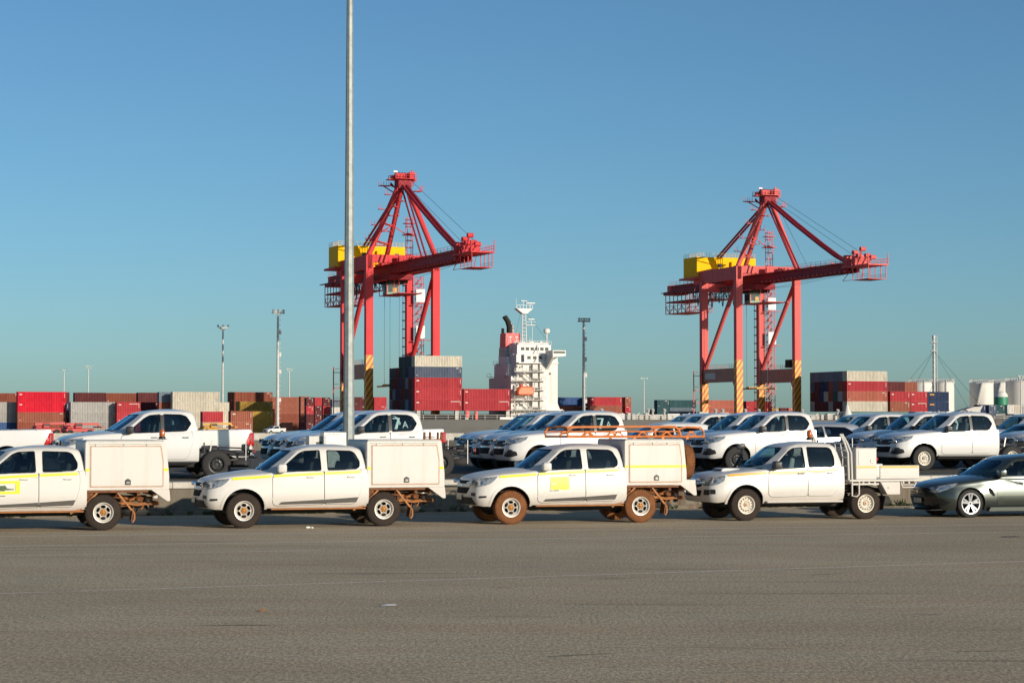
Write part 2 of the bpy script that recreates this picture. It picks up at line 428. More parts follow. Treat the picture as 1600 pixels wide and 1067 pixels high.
# ------------------------------------------------------------ vehicles: shared shapes (nose at x=0, facing -x, near side at -y)
def body_loft(st, paint, nose=(.12, .10, .05), nx=64, x_end=None, rtop=.09, tumble=.055, tail_round=0):
    """st: dict of stations x, zt (centre top), zs (shoulder), w (half width), zb (bottom)"""
    xs = st['x']; x0, x1 = xs[0], xs[-1]
    X = []
    k = 0
    for i in range(nx+1):
        t = i/nx; X.append(x0+(x1-x0)*(t**1.5*.55+t*.45))
    rings = []
    for x in X:
        zt = interp(xs, st['zt'], x); zs = interp(xs, st['zs'], x); w = interp(xs, st['w'], x); zb = interp(xs, st['zb'], x)
        r = rtop if x < 1.1 else max(.035, rtop-(x-1.1)*.10); wt = w-tumble*(1 if x < 1.1 else max(.7, 1-(x-1.1)*.5)); h = []
        for t in (0, .2, .4, .6, .75, .88): h.append((t*(wt-r), zt+(zs-zt)*t*t*t))
        for k in range(6):
            a = k/5*pi/2; h.append((wt-r+r*sin(a), zs-r+r*cos(a)))
        for k in range(1, 10):
            u = k/9; z = (zs-r)+(zb+.05-(zs-r))*u
            y = wt+(w-wt)*min(1, sin(min(u*1.7, 1)*pi/2))-.05*max(0, u-.72)/.28*max(0, (u-.72)/.28)
            h.append((y, z))
        h += [(w-.09, zb), (w*.5, zb), (0, zb)]
        rings.append([Vector((x, y, z)) for y, z in h] + [Vector((x, -y, z)) for y, z in h[-2:0:-1]])
    n = len(rings[0]); vs = [v for r_ in rings for v in r_]; fs = []
    for i in range(len(rings)-1):
        for k in range(n): fs.append((i*n+k, i*n+(k+1) % n, (i+1)*n+(k+1) % n, (i+1)*n+k))
    def cap(base, flip, bulge):
        c = Vector((rings[base][0].x, 0, sum(v.z for v in rings[base])/n))
        prev = [base*n+k for k in range(n)]
        for s in (.12, .3, .5, .7, .87):
            cur = []
            for k in range(n):
                cur.append(len(vs)); q = rings[base][k].lerp(c, s); vs.append(q)
            for k in range(n):
                f = (prev[k], cur[k], cur[(k+1) % n], prev[(k+1) % n]); fs.append(f if flip else f[::-1])
            prev = cur
        fs.append(tuple(prev) if not flip else tuple(prev[::-1]))
    cap(0, True, 0); cap(len(rings)-1, False, 0)
    bow, up, low = nose
    zt0 = st['zt'][0]
    out = []
    for v in vs:
        x, y, z = v
        fall = max(0, 1-(x-x0)/.75)**1.5
        dx = bow*(y/.75)**2 + up*max(0, (z-.62)/.4)**1.6 + low*max(0, (.55-z)/.15)**1.3
        q = Vector((x+dx*fall, y, z))
        if tail_round:
            ft = max(0, 1-(x1-x)/.7)**1.5; q.x -= tail_round*(y/.75)**2*ft
        out.append(q)
    mb = MB(paint, 'dark'); mb.add(out, fs, 0, True)
    return mb.build('body')
def wheel_arch(body, x, z, r, paint, depth=.36, w=.93, n=28):
    for s in (-1, 1):
        mb = MB(paint, 'dark')
        pts = [(x+r*cos(q), z+r*sin(q)) for q in [pi*k/n for k in range(n+1)]]+[(x-r*.97, z-r*1.3), (x+r*.97, z-r*1.3)]
        mb.prism(pts, 'y', s*(w-depth+.0031), s*(w+.4), 1)
        c = mb.build('cut'); c.data.validate()
        boolean(body, c)
def cab_loft(g, paint, name='cab', inset=0.0, zlow=None):
    """stack of plan outlines from the belt to the roof. g: z, xf, xr, w (lists), bow, roof"""
    zs = g['z']; zr = zs[-1]; rr = .11
    lev = []
    z0 = zs[0] if zlow is None else zlow
    m = 9
    for i in range(m): lev.append((z0+(zr-rr-z0)*i/m, 0))
    for k in range(6): a = k/5*pi/2; lev.append((zr-rr+rr*sin(a)*.9, rr*(1-cos(a))))
    rings = []
    for (z, ins) in lev:
        zz = min(max(z, zs[0]), zr)
        xf = interp(zs, g['xf'], zz); xr = interp(zs, g['xr'], zz); w = interp(zs, g['w'], zz); bow = interp(zs, g['bow'], zz)
        if z < zs[0]: xf -= 0
        e = inset+ins; xf += e*1.6 if inset else ins*1.9; xr -= e; w -= e
        rc = .10; pts = []
        def side(s):
            q = []
            for k in range(12):
                t = k/11; x = (xf+bow+.03)+((xr-rc)-(xf+bow+.03))*t
                q.append((x, s*(w+.012*sin(pi*t)-.02*(1-t)**4)))
            return q
        a = side(-1)
        c1 = [((xr-rc)+rc*sin(t*pi/2), -(w-.0)+rc-rc*cos(t*pi/2)) for t in (.25, .5, .75)]
        back = [(xr+.015*(1-(k/4-1)**2), -w+rc+(2*w-2*rc)*k/8) for k in range(9)]
        c2 = [((xr-rc)+rc*cos(t*pi/2), (w)-rc+rc*sin(t*pi/2)) for t in (.25, .5, .75)]
        b = side(1)[::-1]
        fr = []
        for k in range(13):
            y = (w-.03)*(1-2*k/12); fr.append((xf+bow*(abs(y)/w)**2.2, y))
        rings.append([Vector((x, y, z)) for x, y in a+c1+back+c2+b+fr])
    n = len(rings[0]); vs = [v for r_ in rings for v in r_]; fs = []
    for i in range(len(rings)-1):
        for k in range(n): fs.append((i*n+k, i*n+(k+1) % n, (i+1)*n+(k+1) % n, (i+1)*n+k))
    last = rings[-1]; c = sum(last, Vector())/n; c.y = 0
    prev = [(len(rings)-1)*n+k for k in range(n)]
    for s, dz in ((.1, .008), (.25, .018), (.45, .027), (.65, .033), (.85, .035)):
        cur = []
        for k in range(n): cur.append(len(vs)); q = last[k].lerp(c, s); q.z += dz; vs.append(q)
        for k in range(n): fs.append((prev[k], prev[(k+1) % n], cur[(k+1) % n], cur[k]))
        prev = cur
    fs.append(tuple(prev)); fs.append(tuple(range(n))[::-1])
    mb = MB(paint, 'interior'); mb.add(vs, fs, 1 if inset else 0, True)
    return mb.build(name)
def wheel(root, x, y, r, width, side, tyre, rim, hub, style, name='wheel', rr=.56):
    """a tyre with its rim as a sub-part; side -1 shows towards -y"""
    w = width/2
    mb = MB(); R0 = r; Ri = r*rr
    prof = [(Ri, -w*.82), (Ri*1.04, -w*.97), (R0*.86, -w*1.0), (R0*.955, -w*.86), (R0*.99, -w*.6), (R0, -w*.3), (R0, w*.3), (R0*.99, w*.6), (R0*.955, w*.86), (R0*.86, w), (Ri*1.04, w*.97), (Ri, w*.82), (Ri, -w*.82)]
    mb.lathe(prof, (0, 0, 0), 'y', 40)
    for k in range(40):     # tread blocks
        a = 2*pi*k/40
        for q in (-1, 1):
            c = Vector((cos(a)*(R0-.004), q*w*.72, sin(a)*(R0-.004)))
            mb.box(c, (.018, w*.42, R0*.085), 0, Euler((0, -a, 0)))
    t = mb.build(name, tyre, root, loc=(x, y, r))
    m = MB(rim, hub, 'dark'); s = side
    o = s*w
    if style == 'alloy5':
        m.lathe([(Ri, o*.8), (Ri*1.03, o*.98), (Ri*.93, o*.96), (Ri*.90, o*.5), (Ri*.9, -o*.6)], (0, 0, 0), 'y', 40)
        m.lathe([(Ri*.9, -o*.1), (0.01, -o*.1)], (0, 0, 0), 'y', 24, 2)
        for k in range(5):
            for dd in (-.17, .17):
                a = 2*pi*k/5+pi/2; a2 = a+dd*1.15
                p0 = Vector((cos(a+dd*.6)*Ri*.16, o*.62, sin(a+dd*.6)*Ri*.16)); p1 = Vector((cos(a2)*Ri*.93, o*.86, sin(a2)*Ri*.93))
                m.beam(p0, p1, .05, .03, 0, .006, up=(0, 1, 0))
            a = 2*pi*k/5+pi/2
            m.prism([(cos(a-.09)*Ri*.2, sin(a-.09)*Ri*.2), (cos(a+.09)*Ri*.2, sin(a+.09)*Ri*.2), (cos(a+.22)*Ri*.92, sin(a+.22)*Ri*.92), (cos(a-.22)*Ri*.92, sin(a-.22)*Ri*.92)], 'y', o*.58, o*.66, 0)
        m.cyl((0, o*.4, 0), (0, o*.75, 0), Ri*.2, n=16); m.cyl((0, o*.75, 0), (0, o*.80, 0), Ri*.1, n=12, mi=2)
    else:
        nh = {'six': 6, 'many': 14, 'steel': 12}[style]
        m.lathe([(Ri, o*.78), (Ri*1.02, o*.97), (Ri*.95, o*.95), (Ri*.90, o*.60), (Ri*.86, o*.42)], (0, 0, 0), 'y', 40)
        # dished disc with holes
        R2 = Ri*.87; holes = []
        if style == 'six':
            for k in range(6):
                a = 2*pi*(k+.5)/6
                holes.append([(cos(a)*R2*.66+(-sin(a)*cos(q)*.056+cos(a)*sin(q)*.034), sin(a)*R2*.66+(cos(a)*cos(q)*.056+sin(a)*sin(q)*.034)) for q in [2*pi*j/10 for j in range(10)]])
        else:
            hr = .016 if style == 'many' else .017
            for k in range(nh):
                a = 2*pi*(k+.5)/nh
                holes.append([(cos(a)*R2*.80+hr*cos(q)*1.0, sin(a)*R2*.80+hr*sin(q)) for q in [2*pi*j/8 for j in range(8)]])
        outer = [(cos(2*pi*j/40)*R2, sin(2*pi*j/40)*R2) for j in range(40)]
        ov, ff = tri2d(outer, holes, .03)
        def dep(rad):
            t = rad/R2
            return o*(.42+.35*max(0, 1-abs(t-.62)/.40)) if t > .30 else o*(.42+.35*max(0, 1-.32/.40)-.04*0)
        m.add([(p.x, dep(p.length), p.y) for p in ov], ff, 0, True)
        m.lathe([(Ri*.86, -o*.2), (0.01, -o*.2)], (0, 0, 0), 'y', 20, 2)
        m.lathe([(Ri*.88, o*.42), (Ri*.88, -o*.3)], (0, 0, 0), 'y', 30, 2)
        hr = Ri*(.34 if style == 'six' else .24)
        m.lathe([(hr, o*.40), (hr, o*.62), (hr*.85, o*.68), (hr*.3, o*.68), (hr*.3, o*.82), (0.005, o*.84)], (0, 0, 0), 'y', 20, 1)
        for k in range(6):
            a = 2*pi*k/6; m.cyl((cos(a)*hr*.66, o*.66, sin(a)*hr*.66), (cos(a)*hr*.66, o*.78, sin(a)*hr*.66), .011, n=6, mi=2 if style == 'six' else 0)
    m.build('rim', None, t, recalc=False)
    return t
def seats(root, x1, x2, belt, cover='seat', wheel_x=None):
    for s in (-1, 1):
        m = MB(cover); m.box((x1, s*.37, belt-.02), (.14, .46, .62), .05, (0, R(12), 0), seg=2); m.box((x1+.09, s*.37, belt+.37), (.09, .24, .17), .04, (0, R(8), 0), seg=2)
        m.bb(x1-.5, x1-.02, s*.37-.24, s*.37+.24, belt-.5, belt-.33, .05)
        m.cyl((x1+.07, s*.37-.07, belt+.25), (x1+.09, s*.37-.07, belt+.36), .01); m.cyl((x1+.07, s*.37+.07, belt+.25), (x1+.09, s*.37+.07, belt+.36), .01)
        m.build('seat', None, root)
    m = MB('seat'); m.box((x2, 0, belt-.06), (.14, 1.3, .55), .05, (0, R(10), 0), seg=2)
    for y in (-.42, 0, .42): m.box((x2+.08, y, belt+.27), (.08, .24, .14), .035, seg=2)
    m.build('rear_bench', None, root)
    m = MB('interior'); m.box((wheel_x-.38 if wheel_x else x1-1.0, 0, belt-.08), (.5, 1.38, .22), .07, (0, R(-6), 0), seg=2); m.build('dashboard', None, root)
    wx = wheel_x or x1-.5
    m = MB('black'); pts = [(wx+.10*cos(a)*.45, .37+.19*sin(a), belt-.02+.19*cos(a)) for a in [2*pi*k/20 for k in range(21)]]
    m.tube(pts, .014, 6); m.cyl((wx-.15, .37, belt-.12), (wx, .37, belt-.02), .03); m.build('steering_wheel', None, root)
def mirror(root, x, s, z, mat, w=.80, name='wing_mirror', arm='black'):
    m = MB(mat, arm, 'chrome')
    y = s*(w+.14)
    m.box((x, y, z+.07), (.20, .24, .19), .06, (0, 0, s*R(6)), 0, True, 3)
    m.box((x+.092, y, z+.07), (.02, .20, .15), .008, (0, 0, s*R(6)), 2)
    m.beam((x+.0, s*(w-.02), z-.03), (x+.0, y-s*.03, z-.0), .07, .05, 1, .012)
    m.build(name, None, root)
def handle(door, x, s, z, y, mat, l=.17):
    m = MB(mat, 'black'); m.bb(x, x+l, s*y, s*(y+.035), z, z+.028, .01); m.bb(x+.03, x+l-.03, s*(y-.012), s*(y+.002), z-.022, z+.02, .004, 1); m.build('handle', None, door)
def soft_poly(pts, r=.04): return roundpoly(pts, r, 3)
def text_mb(mb, s, size, org, ux, uz, mi=0, thick=.003):
    cu = bpy.data.curves.new('t', 'FONT'); cu.body = s; cu.size = size; cu.resolution_u = 3
    o = bpy.data.objects.new('t', cu); COL.objects.link(o)
    me = bpy.data.meshes.new_from_object(o.evaluated_get(bpy.context.evaluated_depsgraph_get()))
    ux = Vector(ux); uz = Vector(uz); org = Vector(org)
    mb.add([org+ux*v.co.x+uz*v.co.y for v in me.vertices], [tuple(p.vertices) for p in me.polygons], mi)
    bpy.data.objects.remove(o, do_unlink=True); bpy.data.curves.remove(cu)

SPECS = {}
SPECS['colorado'] = dict(
    st=dict(x=[0, .06, .2, .45, .9, 1.3, 1.7, 2.5, 3.3, 3.66],
            zt=[1.02, 1.055, 1.10, 1.145, 1.205, 1.245, 1.20, 1.17, 1.17, 1.17],
            zs=[1.0, 1.03, 1.065, 1.095, 1.14, 1.17, 1.20, 1.22, 1.25, 1.27],
            w=[.76, .83, .885, .915, .93, .935, .935, .935, .93, .925],
            zb=[.44, .42, .40, .40, .42, .42, .42, .42, .42, .44]),
    cab=dict(z=[1.12, 1.30, 1.50, 1.66, 1.765], xf=[1.16, 1.40, 1.68, 1.93, 2.20], xr=[3.66, 3.65, 3.60, 3.53, 3.40],
             w=[.885, .855, .80, .755, .69], bow=[.34, .33, .28, .22, .14]),
    axle=(.91, 4.006), tyre=.375, arch=.455, tw=.25,
    win=[[(1.66, 1.19), (1.72, 1.27), (2.13, 1.60), (2.24, 1.645), (2.58, 1.66), (2.60, 1.235)],
         [(2.76, 1.24), (2.755, 1.66), (3.28, 1.645), (3.37, 1.60), (3.47, 1.42), (3.46, 1.30), (3.35, 1.25)]],
    doors=[[(1.53, .52), (1.53, 1.10), (1.66, 1.185), (2.66, 1.225), (2.66, .50), (1.62, .47)],
           [(2.675, .50), (2.675, 1.225), (3.50, 1.255), (3.52, 1.05), (3.50, .86), (3.42, .62), (3.33, .50)]],
    belt=1.20, ws=([(-.60, 1.25), (-.56, 1.60), (-.50, 1.665), (.50, 1.665), (.56, 1.60), (.60, 1.25), (.3, 1.20), (-.3, 1.20)]))
SPECS['hilux_new'] = dict(
    st=dict(x=[0, .06, .2, .45, .95, 1.35, 1.7, 2.5, 3.3, 3.62],
            zt=[1.02, 1.06, 1.115, 1.16, 1.22, 1.255, 1.20, 1.17, 1.17, 1.17],
            zs=[.99, 1.03, 1.075, 1.11, 1.16, 1.19, 1.20, 1.215, 1.25, 1.27],
            w=[.72, .80, .865, .905, .925, .925, .925, .925, .92, .91],
            zb=[.42, .40, .40, .42, .44, .44, .44, .44, .44, .46]),
    cab=dict(z=[1.12, 1.30, 1.50, 1.68, 1.80], xf=[1.20, 1.46, 1.76, 2.02, 2.30], xr=[3.62, 3.60, 3.56, 3.50, 3.36],
             w=[.88, .85, .80, .75, .68], bow=[.34, .32, .27, .22, .14]),
    axle=(1.0, 4.085), tyre=.375, arch=.46, tw=.25,
    win=[[(1.75, 1.19), (1.83, 1.28), (2.20, 1.58), (2.34, 1.655), (2.62, 1.68), (2.63, 1.23)],
         [(2.72, 1.235), (2.71, 1.685), (3.16, 1.675), (3.30, 1.63), (3.42, 1.45), (3.30, 1.27), (3.22, 1.255)]],
    doors=[[(1.60, .55), (1.60, 1.10), (1.75, 1.18), (2.655, 1.222), (2.655, .52), (1.70, .50)],
           [(2.67, .52), (2.67, 1.222), (3.44, 1.25), (3.46, 1.05), (3.42, .84), (3.35, .62), (3.27, .52)]],
    belt=1.20, ws=([(-.60, 1.28), (-.57, 1.60), (-.50, 1.69), (.50, 1.69), (.57, 1.60), (.60, 1.28), (.3, 1.22), (-.3, 1.22)]))
SPECS['hilux_old'] = dict(
    st=dict(x=[0, .06, .2, .45, .95, 1.35, 1.7, 2.5, 3.2, 3.50],
            zt=[.99, 1.03, 1.08, 1.12, 1.17, 1.21, 1.19, 1.17, 1.17, 1.17],
            zs=[.97, 1.0, 1.04, 1.08, 1.13, 1.17, 1.19, 1.205, 1.24, 1.25],
            w=[.74, .82, .875, .905, .915, .915, .915, .915, .91, .90],
            zb=[.45, .43, .42, .44, .45, .45, .45, .45, .45, .47]),
    cab=dict(z=[1.12, 1.30, 1.50, 1.68, 1.80], xf=[1.20, 1.44, 1.72, 1.98, 2.24], xr=[3.50, 3.48, 3.43, 3.36, 3.24],
             w=[.87, .845, .79, .74, .67], bow=[.34, .32, .27, .22, .14]),
    axle=(.99, 4.05), tyre=.37, arch=.45, tw=.24,
    win=[[(1.68, 1.20), (1.76, 1.28), (2.12, 1.60), (2.24, 1.665), (2.48, 1.685), (2.50, 1.225)],
         [(2.61, 1.23), (2.60, 1.69), (3.14, 1.68), (3.22, 1.63), (3.27, 1.45), (3.26, 1.27), (3.20, 1.245)]],
    doors=[[(1.55, .60), (1.55, 1.10), (1.68, 1.19), (2.545, 1.218), (2.545, .56), (1.64, .54)],
           [(2.56, .56), (2.56, 1.218), (3.36, 1.24), (3.38, 1.05), (3.34, .80), (3.27, .64), (3.18, .56)]],
    belt=1.20, ws=([(-.60, 1.28), (-.57, 1.60), (-.50, 1.69), (.50, 1.69), (.57, 1.60), (.60, 1.28), (.3, 1.22), (-.3, 1.22)]))

def make_cab(root, sp, paint, handle_mat, mirror_mat, glass='glass', back_window=True, cover='seat'):
    body = body_loft(sp['st'], paint); ax0, ax1 = sp['axle']
    wheel_arch(body, ax0, sp['tyre']+.02, sp['arch'], paint)
    body.name = 'body'; body.parent = root
    bv = bvh_of(body)
    g = sp['cab']
    cab = cab_loft(g, paint); outer = bvh_of(cab)
    inner = cab_loft(g, paint, 'inner', .055, zlow=1.0)
    boolean(cab, inner)
    for s in (-1, 1):
        for wn in sp['win']:
            c = MB(paint, 'black'); c.prism(soft_poly(wn), 'y', s*.45, s*1.3, 1); boolean(cab, c.build('cut'))
    c = MB(paint, 'black'); c.prism(soft_poly(sp['ws']), 'x', .6, sp['cab']['xf'][0]+1.30, 1); boolean(cab, c.build('cut'))
    if back_window:
        c = MB(paint, 'black'); c.prism(soft_poly([(-.55, 1.32), (-.5, 1.62), (.5, 1.62), (.55, 1.32)]), 'x', 3.1, 4.2, 1); boolean(cab, c.build('cut'))
    cab.name = 'cab_roof'; cab.parent = root
    m = MB(); patch(m, outer, soft_poly(sp['ws'], .06), (), 'x', -1, -.012, 0, .09); m.build('windscreen', 'windscreen', root, recalc=False)
    if back_window:
        m = MB(); patch(m, outer, soft_poly([(-.55, 1.32), (-.5, 1.62), (.5, 1.62), (.55, 1.32)]), (), 'x', 1, -.02, 0, .12); m.build('rear_window', glass, root, recalc=False)
    # black surround of the windscreen and wipers
    m = MB('black'); o = soft_poly(sp['ws'], .06); cx = 0; cz = sum(p[1] for p in o)/len(o)
    small = [(p[0]*.955, cz+(p[1]-cz)*.93) for p in o]
    patch(m, outer, o, [small], 'x', -1, .002, .012, .09)
    wz = sp['ws'][-1][1]
    for y in (-.35, .2):
        q = outer.ray_cast(Vector((-2, y, wz+.06)), Vector((1, 0, 0)))[0]; q2 = outer.ray_cast(Vector((-2, y+.42, wz+.03)), Vector((1, 0, 0)))[0]
        if q and q2: m.tube([q-Vector((.02, 0, 0)), q2-Vector((.02, 0, 0))], .010, 5)
    m.build('windscreen_seal', None, root, recalc=False)
    doors = {}
    for s in (-1, 1):
        for i, (wn, dr) in enumerate(zip(sp['win'], sp['doors'])):
            m = MB(); patch(m, bv, soft_poly(dr, .06), (), 'y', s, .010, .022, .10)
            d = m.build('door', paint, root, recalc=False); doors[(s, i)] = d
            m = MB(); patch(m, outer, soft_poly(wn), (), 'y', s, -.014, 0, .12); m.build('window', glass, d, recalc=False)
            m = MB('dark'); dcx = sum(p[0] for p in dr)/len(dr); dcz = sum(p[1] for p in dr)/len(dr); dd = soft_poly(dr, .06)
            patch(m, bv, [(dcx+(p[0]-dcx)*1.018, dcz+(p[1]-dcz)*1.022) for p in dd], [[(dcx+(p[0]-dcx)*.99, dcz+(p[1]-dcz)*.985) for p in dd]], 'y', s, .0035, .006, .10); m.build('door_seam', None, d, recalc=False)
            cx = sum(p[0] for p in wn)/len(wn); cz = sum(p[1] for p in wn)/len(wn); o = soft_poly(wn)
            m = MB('grille'); big = [(cx+(p[0]-cx)*1.035, cz+(p[1]-cz)*1.06) for p in o]
            patch(m, outer, big, [[(cx+(p[0]-cx)*.985, cz+(p[1]-cz)*.97) for p in o]], 'y', s, .003, .012, .10); m.build('window_seal', None, d, recalc=False)
            hx = dr[2][0]+.62 if i == 0 else 3.18 if sp is not SPECS['hilux_old'] else 3.06
            y = (bv.ray_cast(Vector((hx, s*3, 1.10)), Vector((0, -s, 0)))[0] or Vector((0, .9, 0))).y
            handle(d, hx, s, 1.07, abs(y)+.012, handle_mat)
        mirror(root, sp['win'][0][0][0]+.06, s, sp['belt']+.01, mirror_mat, .83)
    seats(root, 2.62, 3.30, 1.20, cover, sp['win'][0][0][0]+.32)
    m = MB('dark'); m.bb(.55, sp['st']['x'][-1]-.05, -.58, .58, .30, .55, .03); m.bb(1.5, 3.4, -.8, .8, .36, .46, .02)
    m.cyl((ax0, -.7, sp['tyre']), (ax0, .7, sp['tyre']), .05); m.build('underbody', None, root)
    return body, bv, outer, doors
def wheels(root, sp, tyre, rim, hub, style, track=.80, tw=.25):
    for x in sp['axle']:
        for s in (-1, 1):
            wheel(root, x, s*track, sp['tyre'], tw, s, tyre, rim, hub, style)
def chassis(root, sp, mat, L=5.3, tank=True, z=.62):
    ax = sp['axle'][1]; x0 = sp['st']['x'][-1]-.5
    m = MB(mat, 'dark')
    for s in (-1, 1):
        m.tube([(x0, s*.46, z-.04), (ax-.6, s*.46, z-.02), (ax-.25, s*.46, z+.10), (ax+.25, s*.46, z+.10), (ax+.6, s*.46, z+.02), (L-.15, s*.46, z+.02)], .055, 6)
        m.beam((ax-.62, s*.52, z-.12), (ax, s*.52, z-.2), .06, .035); m.beam((ax, s*.52, z-.2), (ax+.62, s*.52, z-.1), .06, .035)
        m.beam((ax+.62, s*.52, z-.12), (ax+.60, s*.50, z+.04), .05, .04); m.cyl((ax+.12, s*.36, z+.1), (ax-.05, s*.5, .40), .035)
    for x in (x0+.35, ax-.55, ax+.45, L-.18): m.bb(x-.04, x+.04, -.46, .46, z-.04, z+.05, .01)
    m.cyl((ax, -.78, sp['tyre']), (ax, .78, sp['tyre']), .045); m.lathe([(.01, -.17), (.10, -.13), (.15, 0), (.10, .13), (.01, .17)], (ax, .1, sp['tyre']), 'y', 16)
    m.tube([(x0+.1, .2, .40), (ax-.5, .25, .42), (ax-.1, .35, .62), (ax+.4, .42, .60), (L-.25, .55, .46)], .035, 8)
    if tank: m.bb(x0+.15, ax-.62, -.40, .1, .38, .60, .05)
    m.build('chassis', None, root)
    m = MB('tyre'); m.lathe([(.14, -.10), (.30, -.11), (.35, -.05), (.35, .05), (.30, .11), (.14, .10), (.14, -.10)], (ax+.72, 0, z-.22), 'z', 28); m.build('spare_wheel', None, root)

# ------------------------------------------------------------ fascias
def P2(pts, k=1): return [(p[0]*k, p[1]) for p in pts]
def both(pts): return pts+[(-p[0], p[1]) for p in pts[::-1]]
def fascia_colorado(root, bv, tyre_dirt=False):
    m = MB('grille', 'chrome'); patch(m, bv, soft_poly(both([(.44, .968), (.40, .90)]), .03), (), 'x', -1, .012, .03, .08)
    patch(m, bv, soft_poly(both([(.46, .815), (.37, .68)]), .03), (), 'x', -1, .012, .03, .08)
    for z in (.93, .96): patch(m, bv, both([(.41, z+.006), (.41, z-.006)]), (), 'x', -1, .020, .01, .2, 0)
    m.build('grille', None, root, recalc=False)
    m = MB('white_work'); patch(m, bv, soft_poly(both([(.47, .895), (.47, .830)]), .02), (), 'x', -1, .028, .03, .08); m.build('grille_bar', None, root, recalc=False)
    m = MB('chrome'); patch(m, bv, soft_poly([(-.09, .875), (-.035, .895), (.035, .895), (.09, .875), (.09, .85), (.035, .83), (-.035, .83), (-.09, .85)], .01), (), 'x', -1, .036, .01, .05); m.build('badge', None, root, recalc=False)
    for s in (-1, 1):
        m = MB('lamp_clear', 'lamp_inner', 'black')
        fr = [(s*.50, .86), (s*.48, .96), (s*.70, .945), (s*.79, .92), (s*.80, .84), (s*.62, .82)]
        patch(m, bv, soft_poly(fr, .04), (), 'x', -1, .010, .03, .05)
        sd = [(.05, .865), (.04, .98), (.30, 1.035), (.62, 1.075), (.50, .95), (.38, .885), (.20, .84)]
        patch(m, bv, soft_poly(sd, .04), (), 'y', s, .010, .03, .05)
        patch(m, bv, soft_poly([(.13, .875), (.12, .955), (.24, .985), (.30, .93), (.24, .875)], .03), (), 'y', s, .014, .004, .05, 1)
        m.build('headlight', None, root, recalc=False)
        m = MB('black', 'lamp_clear'); patch(m, bv, soft_poly([(s*.58, .64), (s*.58, .71), (s*.76, .70), (s*.76, .63)], .02), (), 'x', -1, .008, .02, .05)
        patch(m, bv, soft_poly([(.18, .585), (.18, .635), (.34, .64), (.34, .60)], .02), (), 'y', s, .008, .02, .05); m.build('fog_lamp', None, root, recalc=False)
    m = MB('black'); patch(m, bv, soft_poly(both([(.62, .60), (.74, .44)]), .03), (), 'x', -1, .02, .04, .08); m.build('lower_bumper', None, root, recalc=False)
    m = MB('plate'); m.box((-.035, .0, .60), (.012, .37, .12), .004); m.build('number_plate', None, root)
def fascia_hilux_new(root, bv):
    m = MB('grille', 'chrome'); patch(m, bv, soft_poly(both([(.52, .965), (.48, .84), (.40, .80)]), .03), (), 'x', -1, .012, .03, .07); m.build('grille', None, root, recalc=False)
    m = MB('clad_grey', 'chrome')
    for z in (.945, .91, .875, .84): patch(m, bv, both([(.46, z+.007), (.46, z-.007)]), (), 'x', -1, .022, .012, .2, 0)
    m.build('grille_slats', None, root, recalc=False)
    m = MB('chrome'); m.lathe([(.062, 0), (.072, -.008), (.08, 0)], (-.055+.06, 0, .93), 'x', 24); m.lathe([(.026, 0), (.031, -.008), (.036, 0)], (.004, 0, .945), 'x', 16); m.build('badge', None, root)
    for s in (-1, 1):
        m = MB('lamp_clear', 'lamp_inner', 'black')
        patch(m, bv, soft_poly([(s*.50, .87), (s*.51, .95), (s*.70, .94), (s*.78, .92), (s*.79, .86), (s*.62, .84)], .03), (), 'x', -1, .010, .03, .05)
        sd = [(.04, .86), (.04, .995), (.30, 1.04), (.66, 1.085), (.60, 1.00), (.42, .91), (.20, .86)]
        patch(m, bv, soft_poly(sd, .03), (), 'y', s, .010, .03, .05)
        patch(m, bv, soft_poly([(.12, .885), (.12, .97), (.26, 1.0), (.32, .94), (.26, .895)], .03), (), 'y', s, .016, .004, .05, 1)
        patch(m, bv, soft_poly([(s*.56, .88), (s*.57, .93), (s*.69, .92), (s*.69, .87)], .03), (), 'x', -1, .016, .004, .05, 1)
        m.build('headlight', None, root, recalc=False)
        m = MB('black'); patch(m, bv, soft_poly([(s*.60, .50), (s*.60, .60), (s*.74, .72), (s*.82, .70), (s*.78, .52)], .02), (), 'x', -1, .010, .02, .05)
        patch(m, bv, soft_poly([(.05, .52), (.08, .70), (.30, .66), (.34, .55), (.16, .50)], .03), (), 'y', s, .010, .02, .05); m.build('fog_lamp', None, root, recalc=False)
    m = MB('grille'); patch(m, bv, soft_poly(both([(.50, .74), (.42, .56)]), .03), (), 'x', -1, .012, .03, .07); m.build('lower_intake', None, root, recalc=False)
